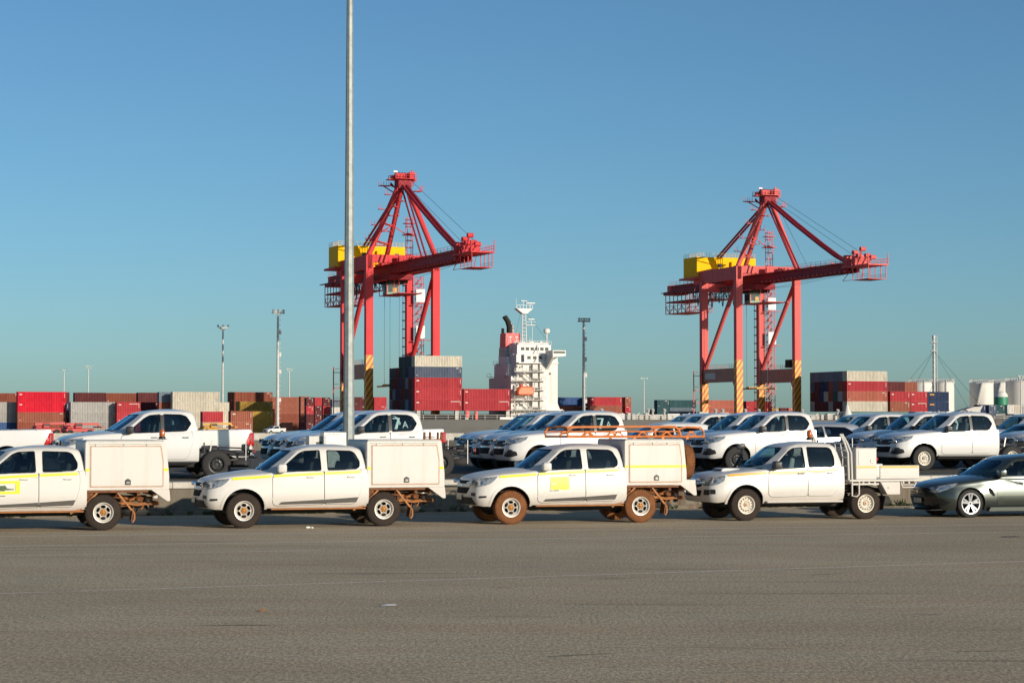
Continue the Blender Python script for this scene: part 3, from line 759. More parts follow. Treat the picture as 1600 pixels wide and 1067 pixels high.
def fascia_hilux_old(root, bv):
    m = MB('grille', 'chrome'); patch(m, bv, soft_poly(both([(.40, .945), (.44, .80), (.30, .77)]), .03), (), 'x', -1, .012, .03, .07)
    for z in (.93, .89, .85): patch(m, bv, both([(.38, z+.008), (.38, z-.008)]), (), 'x', -1, .020, .012, .2, 1)
    m.build('grille', None, root, recalc=False)
    m = MB('chrome'); patch(m, bv, soft_poly(both([(.44, .968), (.44, .945)]), .01), (), 'x', -1, .026, .04, .1); m.build('grille_trim', None, root, recalc=False)
    m = MB('chrome'); m.lathe([(.055, 0), (.065, -.008), (.073, 0)], (-.02, 0, .895), 'x', 24); m.build('badge', None, root)
    for s in (-1, 1):
        m = MB('lamp_clear', 'lamp_inner')
        patch(m, bv, soft_poly([(s*.47, .83), (s*.45, .935), (s*.70, .92), (s*.79, .90), (s*.80, .82), (s*.62, .80)], .03), (), 'x', -1, .010, .03, .05)
        patch(m, bv, soft_poly([(.04, .83), (.04, .97), (.28, 1.02), (.50, 1.055), (.46, .93), (.32, .85), (.16, .81)], .03), (), 'y', s, .010, .03, .05)
        patch(m, bv, soft_poly([(.12, .86), (.12, .95), (.25, .98), (.31, .92), (.25, .87)], .03), (), 'y', s, .015, .004, .05, 1); m.build('headlight', None, root, recalc=False)
        m = MB('black', 'lamp_inner'); patch(m, bv, soft_poly([(s*.56, .60), (s*.56, .72), (s*.76, .72), (s*.76, .60)], .02), (), 'x', -1, .008, .02, .05)
        patch(m, bv, soft_poly([(.14, .62), (.14, .73), (.24, .73), (.24, .62)], .02), (), 'y', s, .008, .02, .05); m.build('fog_lamp', None, root, recalc=False)
    m = MB('grille'); patch(m, bv, soft_poly(both([(.48, .70), (.42, .57)]), .03), (), 'x', -1, .012, .03, .07); m.build('lower_intake', None, root, recalc=False)
    m = MB('plate'); m.box((-.03, .0, .685), (.012, .37, .12), .004); m.build('number_plate', None, root)
# ------------------------------------------------------------ the four work trucks in the front row
def stripe_on(root, bv, pts, mat, name='stripe', s=-1, off=.015, **k):
    m = MB(); patch(m, bv, pts, (), 'y', s, off, .004, .08); return m.build(name, mat, root, recalc=False)
def arch_lip(root, sp, bv, mat, ax=0):
    x, z, r = sp['axle'][ax], sp['tyre']+.02, sp['arch']
    for s in (-1, 1):
        m = MB(mat)
        inner = [(x+r*cos(a), z+r*sin(a)) for a in [pi*k/16 for k in range(17)]]
        outer = [(x+(r+.055)*cos(a), z+(r+.055)*sin(a)) for a in [pi*k/16 for k in range(17)]]
        ring = inner+outer[::-1]
        patch(m, bv, ring, (), 'y', s, .014, .03, .07)
        m.build('arch_lip', None, root, recalc=False)
def service_box(root, x0, x1, z0, z1, w=.90, rack=False, stripe=True, beacon=None, spare=False):
    """steel canopy with lift-up side doors"""
    ch = .10
    m = MB('box_white', 'box_grey')
    prof = [(x0, z0+.02), (x0, z1-.04), (x0+.04, z1), (x1-.04-(.06 if rack else 0), z1), (x1-(.06 if rack else 0), z1-.04), (x1, z0+.25), (x1, z0), (x1-.35, z0)]
    m.prism([(x0, z0), (x0, z1-.03), (x0+.03, z1), (x1-.08, z1), (x1-.05, z1-.03), (x1+.02, z0+.30), (x1+.02, z0)], 'y', -w, w, 0, .012)
    for s in (-1, 1):   # skirt that drops behind the wheel
        xe = x1+(.22 if rack else 0)
        m.prism([(xe-.36, z0+.004), (xe-.02, z0-.24), (xe+.04, z0-.24), (xe+.045, z0-.19), (xe+.025, z0+.004)], 'y', s*w, s*(w-.04), 0, .004)
    m.bb(x1-.02, x1+.03, -w+.05, w-.05, z0-.16, z0, .01)
    if rack: m.bb(x1-.3, x1+.24, -w+.002, w-.002, z0-.005, z0+.12, .01)
    m.build('canopy', None, root)
    for s in (-1, 1):
        a, b, c, d = x0+.10, x1-.10, z0+.06, z1-.10
        out = soft_poly([(a, c), (a+.0, d), (b-.05, d), (b, c+.55), (b, c)], .02)
        inn = soft_poly([(a+.028, c+.028), (a+.028, d-.028), (b-.075, d-.028), (b-.028, c+.55), (b-.028, c+.028)], .02)
        dr = MB('box_white'); ov, ff = tri2d(inn, [], .4); dr.prism(inn, 'y', s*(w+.001), s*(w+.012), 0)
        door = dr.build('side_door', None, root)
        m = MB('seal'); ov, ff = tri2d(out, [inn], .3)
        m.add([(p.x, s*(w+.006), p.y) for p in ov], ff); m.build('door_seal', None, door)
        m = MB('box_white', 'seal')
        for hx in (a+.18, (a+b)/2, b-.30): m.bb(hx-.07, hx+.07, s*(w+.004), s*(w+.020), d-.012, d+.030, .004)
        m.bb(a-.005, b-.03, s*(w+.003), s*(w+.022), d+.034, d+.046, .003); m.build('hinge', None, door)
        m = MB('black', 'chrome'); lx = (a+b)/2+.02
        m.prism([(lx-.06, c+.05), (lx-.06, c+.15), (lx, c+.185), (lx+.06, c+.15), (lx+.06, c+.05)], 'y', s*(w+.010), s*(w+.022), 0); m.bb(lx-.035, lx+.035, s*(w+.02), s*(w+.032), c+.07, c+.13, .004, 1)
        m.build('latch', None, door)
        if stripe:
            m = MB('yellow'); zz = z0+.43
            m.bb(x0+.012, a-.01, s*(w+.0), s*(w+.003), zz-.03, zz+.03); m.build('reflective_tape', None, root); m = MB('yellow')
            m.bb(b+.004, b+.10, s*(w+.0), s*(w+.003), zz-.03, zz+.03)
            if rack: m.build('reflective_tape', None, root); m = MB('yellow'); m.bb(a+.03, b-.03, s*(w+.013), s*(w+.016), zz-.03, zz+.03)
            m.build('reflective_tape', None, root)
    m = MB('box_grey'); m.bb(x0+.02, x1-.1, -w-.008, w+.008, z1-.02, z1+.012, .006)
    m.build('canopy_roof', None, root)
def under_tray(root, sp, z0, x0, x1, w=.88):
    """rusty sub-frame, hangers, mudguard stays and flaps below the canopy"""
    ax = sp['axle'][1]
    m = MB('rust', 'rust_light', 'dark')
    for s in (-1, 1):
        y = s*(w-.04)
        m.bb(x0, x1-.3, y-.03, y+.03, z0-.05, z0-.003, 0, 0)
        m.beam((ax-.12, y, z0-.05), (ax-.52, y, .40), .05, .035, 1); m.beam((ax-.52, y, .44), (ax-.68, y, .36), .05, .03, 1)
        m.beam((ax+.30, y, z0-.05), (ax+.60, y, .42), .05, .035, 1)
        m.tube([(ax+.60, y, .44), (ax+.66, y, .34), (ax+.66, y, .22), (ax+.62, y, .16)], .02, 6, 1)
        m.box((ax+.62, s*.72, .34), (.02, .26, .30), 0, (0, R(8), 0), 0)
        m.bb(x0+.02, x0+.20, s*.55, s*.80, z0-.20, z0-.02, .02, 0)
        m.box((ax+.80, s*.56, .62), (.14, .12, .10), .03, (0, R(20), 0), 0); m.box((ax+.97, s*.60, .60), (.10, .08, .12), .03, (0, R(-25), 0), 2)
    for x in (x0+.15, ax-.3, ax+.3, ax+.75, x1-.15): m.bb(x-.03, x+.03, -w+.06, w-.06, z0-.12, z0-.05, 0, 0)
    m.tube([(ax+.2, -.6, .50), (ax+.5, -.62, .56), (ax+.75, -.60, .52), (ax+1.0, -.58, .55)], .035, 6, 1)
    m.tube([(ax+.5, -.5, .66), (ax+.75, -.52, .62), (ax+.9, -.52, .50), (ax+.85, -.5, .42)], .02, 6, 1)
    m.bb(ax+1.0, ax+1.25, -.5, .5, .50, .58, .02, 0); m.box((ax+1.1, -.3, .50), (.10, .1, .14), .02, None, 2)
    m.build('tray_frame', None, root)
def work_colorado(name, label, tyre='tyre_dusty', rack=False, logo=None):
    sp = SPECS['colorado']; root = thing(name, label, 'work truck')
    body, bv, cv, doors = make_cab(root, sp, 'white_work', 'white_work', 'white_work', 'glass_dark')
    fascia_colorado(root, bv); arch_lip(root, sp, bv, 'white_work')
    wheels(root, sp, tyre, 'rim_steel', 'hub_gold', 'six'); chassis(root, sp, 'rust', 5.25)
    for s in (-1, 1):
        m = MB('clad_grey')
        patch(m, bv, soft_poly([(1.66, .50), (1.72, .555), (2.655, .60), (2.655, .515)], .01), (), 'y', s, .022, .02, .15)
        m.build('door_strip', None, doors[(s, 0)], recalc=False)
        m = MB('clad_grey'); patch(m, bv, soft_poly([(2.685, .515), (2.685, .60), (3.42, .645), (3.38, .535)], .01), (), 'y', s, .022, .02, .15); m.build('door_strip', None, doors[(s, 1)], recalc=False)
        m = MB('rust_light'); m.bb(1.50, 3.60, s*.80, s*.90, .385, .415, .008); m.build('sill_step', None, root)
        stripe_on(root, bv, [(.66, 1.035), (.66, 1.085), (1.50, 1.135), (1.50, 1.085)], 'yellow', 'reflective_tape', s)
        stripe_on(doors[(s, 0)], bv, [(1.56, 1.088), (1.56, 1.140), (2.64, 1.190), (2.64, 1.138)], 'yellow', 'reflective_tape', s, .02)
        stripe_on(doors[(s, 1)], bv, [(2.69, 1.140), (2.69, 1.192), (3.47, 1.222), (3.48, 1.170)], 'yellow', 'reflective_tape', s, .02)
    service_box(root, 3.62, 5.37 if not rack else 5.12, .84, 1.88, rack=rack)
    under_tray(root, sp, .84, 3.62, 5.25)
    if logo: logo(root, doors[(-1, 0)], bv)
    return root, bv
def place_on_line(root, local_x, px, nudge=0, heading=0):
    """stand a front row vehicle so that its near wheel at local_x shows at photo column px"""
    P0 = Vector((-8.6, 45.9, 0)); r = (px-800)/F
    t = (r*P0.y-P0.x)/(D1.x-r*D1.y)
    root.location = P0+D1*(t-local_x)+N1*(.92+nudge); root.rotation_euler = (0, 0, AL+heading)
def amber_beacon(name, label, loc, rz, s=1.0, group=None):
    t = thing(name, label, 'beacon', loc, rz, group)
    m = MB('black'); m.lathe([(.075, 0), (.075, .035), (.055, .05), (.01, .05)], (0, 0, 0), 'z', 16); m.bb(-.1, .1, -.05, .05, -.012, 0); m.build('beacon_base', None, t)
    m = MB('amber'); m.lathe([(.055, .05), (.062, .09), (.058, .16), (.035, .20), (.005, .21)], (0, 0, 0), 'z', 18); m.build('lens', None, t)
    t.scale = (s, s, s); return t
def logo_frame(root, door, bv):
    m = MB(); patch(m, bv, [(1.72, .78), (1.72, 1.05), (2.28, 1.06), (2.28, .79)], [[(1.78, .835), (1.78, .995), (2.19, 1.005), (2.19, .84)]], 'y', -1, .021, .003, .06); m.build('yellow_sign', 'yellow', door, recalc=False)
    m = MB(); patch(m, bv, [(1.80, .85), (1.84, .90), (1.88, .955), (1.98, .96), (2.02, .90), (2.16, .885), (2.16, .872), (1.98, .865), (1.96, .845)], (), 'y', -1, .021, .003, .06); patch(m, bv, [(1.74, .735), (1.74, .75), (1.98, .752), (1.98, .737)], (), 'y', -1, .021, .003, .06); m.build('door_print', 'green', door, recalc=False)
def logo_square(root, door, bv):
    m = MB(); patch(m, bv, [(1.83, .765), (1.83, 1.045), (2.27, 1.055), (2.27, .765)], (), 'y', -1, .021, .003, .06); m.build('yellow_sign', 'yellow', door, recalc=False)
    m = MB(); patch(m, bv, [(1.85, .885), (1.85, .902), (1.97, .910), (1.96, .893)], (), 'y', -1, .026, .002, .06); m.build('sign_print', 'print_white', door, recalc=False)
    m = MB('print_dark')
    patch(m, bv, [(1.80, .735), (1.80, .746), (1.87, .747), (1.87, .736)], (), 'y', -1, .021, .003, .06); patch(m, bv, [(1.90, .735), (1.90, .75), (2.02, .752), (2.02, .737)], (), 'y', -1, .021, .003, .06); m.build('door_print', None, door, recalc=False)

t2, bvc = work_colorado('work_truck', 'white work truck with plain doors, rusty brackets on its boxed canopy, near the tall pole')
place_on_line(t2, .91, 382.5)
m = MB('rust')
for x in (4.95, 5.08, 5.26, 5.34): m.bb(x, x+.035, -.78, -.70, 1.89, 2.06); 
m.bb(4.93, 5.38, -.79, -.69, 1.888, 1.905); m.bb(4.93, 5.2, -.76, -.72, 1.93, 1.95); m.build('roof_bracket', None, t2)
t1, _ = work_colorado('work_truck', 'white work truck cut off by the left edge, yellow framed sign on its door', logo=logo_frame)
place_on_line(t1, 4.006, 163)
t3, _ = work_colorado('work_truck', 'white work truck with red dusty wheels, solid yellow square on its door', 'tyre_red', True, logo_square)
place_on_line(t3, .91, 799)
for t in (t1, t2, t3): t['group'] = 'work trucks parked in the front row'
bl = t1.matrix_basis @ Vector((5.28, -.60, 1.92))
amber_beacon('amber_beacon', 'amber rotating beacon on the canopy of the leftmost work truck', bl, AL, 1.0)
# spare wheel and orange roof rack of the third truck
wheel(t3, 5.66, -.22, .40, .22, 1, 'tyre_red', 'rim_steel', 'hub_gold', 'six', 'spare_wheel')
sw = [o for o in KIDS(t3) if o.name.startswith('spare_wheel') and o.location.x > 5.6][0]; sw.location = (5.33, -.30, 1.36); sw.rotation_euler = (0, 0, R(90))
rk = thing('roof_rack', 'long orange steel rack over the truck with red dusty wheels', 'roof rack')
rk.location = t3.location; rk.rotation_euler = t3.rotation_euler
m = MB('rack'); zr = 1.925
for s in (-1, 1):
    y = s*.78
    m.tube([(2.30, y, zr+.03), (2.27, y, zr+.12), (2.36, y, zr+.225), (2.55, y, zr+.24), (4.80, y, zr+.255), (4.90, y, zr+.25), (5.0, y, zr+.18), (5.05, y, zr+.02)], .024, 8)
    m.tube([(4.98, y*.97, zr+.19), (5.2, y*.97, zr+.24), (5.55, y*.97, zr+.22), (5.62, y*.97, zr+.14), (5.62, y*.97, zr+.02)], .022, 8)
    m.tube([(2.28, y, zr+.02), (5.64, y, zr+.02)], .024, 8)
    for x in (2.75, 3.35, 4.1, 4.7, 5.3):
        m.tube([(x-.12, y, zr+.03), (x-.02, y, zr+.13)], .018, 6); m.tube([(x+.12, y, zr+.03), (x+.02, y, zr+.13)], .018, 6); m.bb(x-.06, x+.06, y-.02, y+.02, zr+.10, zr+.15, .01)
    m.tube([(2.33, y, zr+.13), (5.0, y, zr+.14)], .014, 6)
m.build('side_rail', None, rk)
m = MB('rack')
for x in (2.29, 2.7, 3.2, 3.7, 4.2, 4.7, 5.15, 5.6): m.tube([(x, -.78, zr+.02), (x, .78, zr+.02)], .02, 8)
m.tube([(2.30, -.78, zr+.21), (2.28, -.6, zr+.235), (2.28, .6, zr+.235), (2.30, .78, zr+.21)], .022, 8)
for y in (-.4, 0, .4): m.tube([(2.29, y, zr+.02), (5.6, y, zr+.02)], .012, 6)
m.build('crossbars', None, rk)
m = MB('rack')
for s in (-1, 1):
    for x in (3.9, 4.6, 5.2): m.bb(x-.03, x+.03, s*.78-.02, s*.78+.02, 1.885, zr+.01)
m.build('foot', None, rk)

# ---- the fourth truck: older dual cab with steel tray
sp = SPECS['hilux_old']
t4 = thing('tray_truck', 'white truck with orange tape, black snorkel and a steel drop side tray', 'work truck', group='work trucks parked in the front row')
body, bv, cv, doors = make_cab(t4, sp, 'white_work', 'chrome', 'black', 'glass_dark', cover='seatlight')
fascia_hilux_old(t4, bv); arch_lip(t4, sp, bv, 'white_work')
wheels(t4, sp, 'tyre_dusty', 'rim_white', 'hub_gold', 'many', .79); chassis(t4, sp, 'dark', 5.25)
m = MB('white_work', 'black'); m.prism([(.62, 1.10), (.66, 1.19), (.75, 1.205), (1.10, 1.20), (1.16, 1.17)], 'y', -.27, .27, 0, .015); m.bb(.635, .66, -.21, .21, 1.125, 1.18, 0, 1); m.build('bonnet_scoop', None, t4)
for s in (-1, 1):
    stripe_on(t4, bv, [(.56, 1.03), (.56, 1.07), (1.52, 1.125), (1.52, 1.085)], 'orange_tape', 'reflective_tape', s)
    stripe_on(doors[(s, 0)], bv, [(1.58, 1.078), (1.58, 1.122), (2.52, 1.158), (2.52, 1.114)], 'orange_tape', 'reflective_tape', s, .02)
    stripe_on(doors[(s, 1)], bv, [(2.58, 1.116), (2.58, 1.160), (3.33, 1.188), (3.34, 1.144)], 'orange_tape', 'reflective_tape', s, .02)
    m = MB('tray_white'); m.bb(1.50, 3.45, s*.76, s*.93, .405, .455, .015); m.build('side_step', None, t4)
m = MB('black'); m.tube([(1.40, .90, 1.05), (1.50, .91, 1.22), (1.66, .90, 1.48), (1.70, .90, 1.64)], .038, 8); m.box((1.66, .90, 1.70), (.19, .14, .13), .04, (0, R(-14), 0), 0, True, 2); m.box((1.57, .90, 1.69), (.03, .11, .09), .01); m.build('snorkel', None, t4)
# tray
m = MB('tray_white', 'dark'); x0, x1, w, zf = 3.68, 5.42, .93, .93
m.bb(x0-.06, x1+.05, -w, w, zf-.05, zf, .01); 
for x in [x0+.15*k for k in range(0, 12)]: m.bb(x, x+.04, -w+.04, w-.04, zf-.10, zf-.052)
m.build('tray_floor', None, t4)
for s in (-1, 1):
    m = MB('tray_white'); m.bb(4.40, x1+.02, s*(w-.02), s*(w+.015), zf+.01, zf+.33, .012)
    for z in (.08, .16, .25): m.bb(4.42, x1, s*(w+.013), s*(w+.022), zf+z, zf+z+.012)
    side = m.build('drop_side', None, t4)
    m = MB('orange_tape'); m.bb(4.43, x1-.01, s*(w+.023), s*(w+.026), zf+.275, zf+.315); m.build('reflective_tape', None, side)
    m = MB('tray_white', 'dark'); m.bb(3.70, 4.38, s*(w-.03), s*(w+.01), zf-.13, zf-.085, .006)
    m.tube([(3.68, s*w, zf-.02), (3.68, s*w, zf-.38), (3.80, s*w, zf-.40), (3.86, s*w, zf-.34), (3.86, s*w, zf-.04)], .022, 8)
    m.build('tray_rail', None, t4)
    m = MB('tray_white'); m.prism([(4.42, zf-.06), (4.94, zf-.06), (4.94, zf-.36), (4.60, zf-.36)], 'y', s*(w-.30), s*(w-.0), 0, .01); m.bb(4.62, 4.66, s*(w), s*(w+.015), zf-.22, zf-.17); m.build('underbody_locker', None, t4)
    m = MB('tray_white'); m.tube([(4.96, s*w, zf-.07), (5.0, s*w, zf-.19), (5.30, s*w, zf-.19), (5.36, s*w, zf-.07)], .02, 6); m.tube([(4.97, s*w, zf-.13), (5.33, s*w, zf-.13)], .014, 6); m.build('side_guard', None, t4)
    m = MB('tyre_dusty'); m.box((4.52, s*.80, .38), (.015, .26, .34), 0, (0, R(12), 0)); m.build('mud_flap', None, t4)
m = MB('tray_white'); 
for s in (-1, 1):
    for dx in (0, .085): m.tube([(3.62+dx, s*.88, zf-.02), (3.60+dx, s*.88, 1.55), (3.53+dx*.8, s*.84, 1.80), (3.46+dx*.6, s*.80, 1.96), (3.45+dx*.6, s*.79, 2.0)], .026, 8)
for z in (1.05, 1.25, 1.45, 1.62, 1.78): m.tube([(3.60 if z < 1.6 else 3.55, -.86, z), (3.60 if z < 1.6 else 3.55, .86, z)], .018, 6)
for y in (-.6, -.3, 0, .3, .6): m.tube([(3.60, y, zf), (3.60, y, 1.45), (3.54, y, 1.80)], .014, 6)
m.build('headboard', None, t4)
tb = t4
m = MB('tray_white', 'box_grey'); m.bb(3.80, 4.34, -.90, .90, zf+.002, 1.66, .012); m.bb(3.79, 4.35, -.908, .908, 1.655, 1.675, .004, 1); m.build('toolbox', None, t4)
m = MB('orange_tape'); m.bb(3.82, 4.33, -.9035, -.9005, zf+.27, zf+.31); m.build('reflective_tape', None, t4)
m = MB('tray_white'); m.bb(3.86, 4.30, -.911, -.9015, zf+.34, 1.62); bx = m.build('toolbox_door', None, t4)
m = MB('chrome'); m.bb(4.17, 4.25, -.925, -.912, 1.32, 1.40, .005); m.build('latch', None, bx)
m = MB('lamp_red'); m.bb(4.36, 4.41, -.86, -.80, 1.36, 1.45, .02); m.build('marker_lamp', None, t4)
place_on_line(t4, .99, 1166)
bl = t4.matrix_basis @ Vector((3.30, .55, 1.86))
amber_beacon('amber_beacon', 'dark orange beacon standing behind the cab roof of the truck with the steel tray', bl, AL, 1.15)

# ---- sedan cut off by the right edge
def sedan_shell(root, paint, L=4.95, kind='sedan'):
    st = dict(x=[0, .08, .25, .5, .95, 1.35, 2.0, 3.2, 4.0, L-.35, L],
              zt=[.72, .78, .84, .89, .96, 1.00, .95, .94, .99, 1.05, .93], zs=[.69, .75, .80, .84, .89, .925, .92, .94, .97, 1.01, .91],
              w=[.62, .74, .84, .90, .935, .94, .94, .94, .93, .90, .80], zb=[.22, .19, .17, .17, .18, .18, .18, .18, .2, .26, .34])
    body = body_loft(st, paint, (.16, .10, .03), 70, rtop=.10, tumble=.06, tail_round=.10)
    for x in (.92, 3.84): wheel_arch(body, x, .345, .375, paint, .30, .94)
    body.parent = root; bv = bvh_of(body)
    g = dict(z=[.88, 1.03, 1.22, 1.39, 1.48], xf=[1.04, 1.32, 1.68, 2.02, 2.26] if kind == 'sedan' else [1.05, 1.38, 1.75, 2.1, 2.4],
             xr=[4.35, 4.15, 3.90, 3.62, 3.35] if kind == 'sedan' else [4.3, 4.25, 4.15, 4.0, 3.7], w=[.87, .84, .76, .68, .60], bow=[.40, .38, .32, .24, .16])
    cab = cab_loft(g, paint); cv = bvh_of(cab); boolean(cab, cab_loft(g, paint, 'inner', .05, zlow=.8))
    wins = [[(1.70, .97), (1.82, 1.06), (2.12, 1.27), (2.30, 1.34), (2.74, 1.375), (2.78, .985)], [(2.88, .99), (2.85, 1.375), (3.22, 1.35), (3.52, 1.24), (3.72, 1.04), (3.66, 1.0)]]
    if kind != 'sedan': wins = [[(1.72, .97), (1.86, 1.06), (2.18, 1.26), (2.36, 1.32), (2.66, 1.345), (2.70, .985)], [(2.78, .99), (2.75, 1.345), (3.5, 1.32), (3.7, 1.22), (3.8, 1.03), (3.7, 1.0)]]
    ws = [(-.62, .98), (-.55, 1.28), (-.46, 1.35), (.46, 1.35), (.55, 1.28), (.62, .98), (.3, .93), (-.3, .93)]
    for s in (-1, 1):
        for wn in wins:
            c = MB(paint, 'black'); c.prism(soft_poly(wn), 'y', s*.4, s*1.3, 1); boolean(cab, c.build('cut'))
    c = MB(paint, 'black'); c.prism(soft_poly(ws), 'x', .5, g['xf'][0]+1.35, 1); boolean(cab, c.build('cut'))
    cab.parent = root; cab.name = 'cab_roof'
    m = MB(); patch(m, cv, soft_poly(ws, .06), (), 'x', -1, -.012, 0, .09); m.build('windscreen', 'windscreen', root, recalc=False)
    doors = [[(1.62, .30), (1.64, .90), (2.80, .945), (2.82, .28)], [(2.835, .28), (2.815, .945), (3.78, .965), (3.74, .75), (3.46, .50), (3.36, .30)]]
    if kind != 'sedan': doors = [[(1.55, .30), (1.58, .90), (2.70, .94), (2.72, .28)], [(2.735, .28), (2.715, .94), (3.68, .955), (3.64, .75), (3.46, .50), (3.36, .30)]]
    for s in (-1, 1):
        for wn, dr in zip(wins, doors):
            m = MB(); patch(m, bv, soft_poly(dr, .05), (), 'y', s, .007, .016, .10); d = m.build('door', paint, root, recalc=False)
            m = MB(); patch(m, cv, soft_poly(wn), (), 'y', s, -.012, 0, .12); m.build('window', 'glass_dark', d, recalc=False)
            m = MB('black'); o = soft_poly(wn); cx = sum(p[0] for p in wn)/len(wn); cz = sum(p[1] for p in wn)/len(wn)
            patch(m, cv, [(cx+(p[0]-cx)*1.03, cz+(p[1]-cz)*1.06) for p in o], [[(cx+(p[0]-cx)*.985, cz+(p[1]-cz)*.96) for p in o]], 'y', s, .003, .012, .1); m.build('window_seal', None, d, recalc=False)
            handle(d, dr[2][0]-.28, s, .82, .925, paint)
        mirror(root, wins[0][0][0]+.04, s, .98, paint, .80)
    seats(root, 2.85, 3.55, .88, 'seat', 2.35)
    m = MB('dark'); m.bb(.5, 4.5, -.6, .6, .16, .4, .03); m.build('underbody', None, root)
    return body, bv
t5 = thing('sedan', 'dark grey green metallic sedan with bright five spoke wheels cut off by the right edge', 'car')
body, bv = sedan_shell(t5, 'sedan')
for x in (.92, 3.84):
    for s in (-1, 1): wheel(t5, x, s*.79, .335, .24, s, 'tyre', 'rim_alloy', 'dark', 'alloy5', rr=.73)
m = MB('sedan_trim', 'chrome'); patch(m, bv, soft_poly(both([(.44, .70), (.50, .64), (.36, .575)]), .02), (), 'x', -1, .012, .02, .06); m.build('grille', None, t5, recalc=False)
m = MB('sedan_trim'); patch(m, bv, soft_poly(both([(.58, .50), (.50, .24)]), .03), (), 'x', -1, .014, .02, .07); m.build('lower_intake', None, t5, recalc=False)
m = MB('chrome'); patch(m, bv, [(.05*cos(a), .61+.035*sin(a)) for a in [2*pi*k/14 for k in range(14)]], (), 'x', -1, .024, .008, .05); m.build('badge', None, t5, recalc=False)
m = MB('plate'); m.box((-.02, 0, .40), (.012, .37, .12), .004); m.build('number_plate', None, t5)
for s in (-1, 1):
    m = MB('lamp_clear', 'lamp_inner', 'black')
    patch(m, bv, soft_poly([(s*.46, .60), (s*.46, .665), (s*.62, .66), (s*.70, .65), (s*.72, .61), (s*.6, .59)], .02), (), 'x', -1, .009, .02, .05)
    patch(m, bv, soft_poly([(.06, .61), (.06, .71), (.30, .775), (.62, .83), (.58, .775), (.40, .69), (.22, .62)], .02), (), 'y', s, .009, .02, .05)
    patch(m, bv, soft_poly([(.14, .64), (.14, .70), (.36, .75), (.44, .76), (.36, .70)], .02), (), 'y', s, .014, .003, .05, 1); m.build('headlight', None, t5, recalc=False)
    m = MB('sedan_trim'); patch(m, bv, soft_poly([(.10, .28), (.06, .44), (.20, .47), (.40, .36), (.28, .28)], .02), (), 'y', s, .009, .02, .05); m.build('side_intake', None, t5, recalc=False)
    m = MB('grille'); patch(m, bv, soft_poly([(1.42, .58), (1.37, .70), (1.47, .72), (1.56, .52), (1.52, .50)], .02), (), 'y', s, .006, .01, .05)
    m.build('fender_vent', None, t5, recalc=False)
    m = MB('sedan'); m.prism([(1.36, .14), (1.42, .25), (3.35, .25), (3.42, .14)], 'y', s*.86, s*.965, 0, .01); m.build('side_skirt', None, t5)
m = MB('sedan_trim'); m.prism([(-.03, .17), (-.03, .19), (.5, .20), (.5, .17)], 'y', -.66, .66); m.build('front_splitter', None, t5)
place_on_line(t5, .92, 1516)
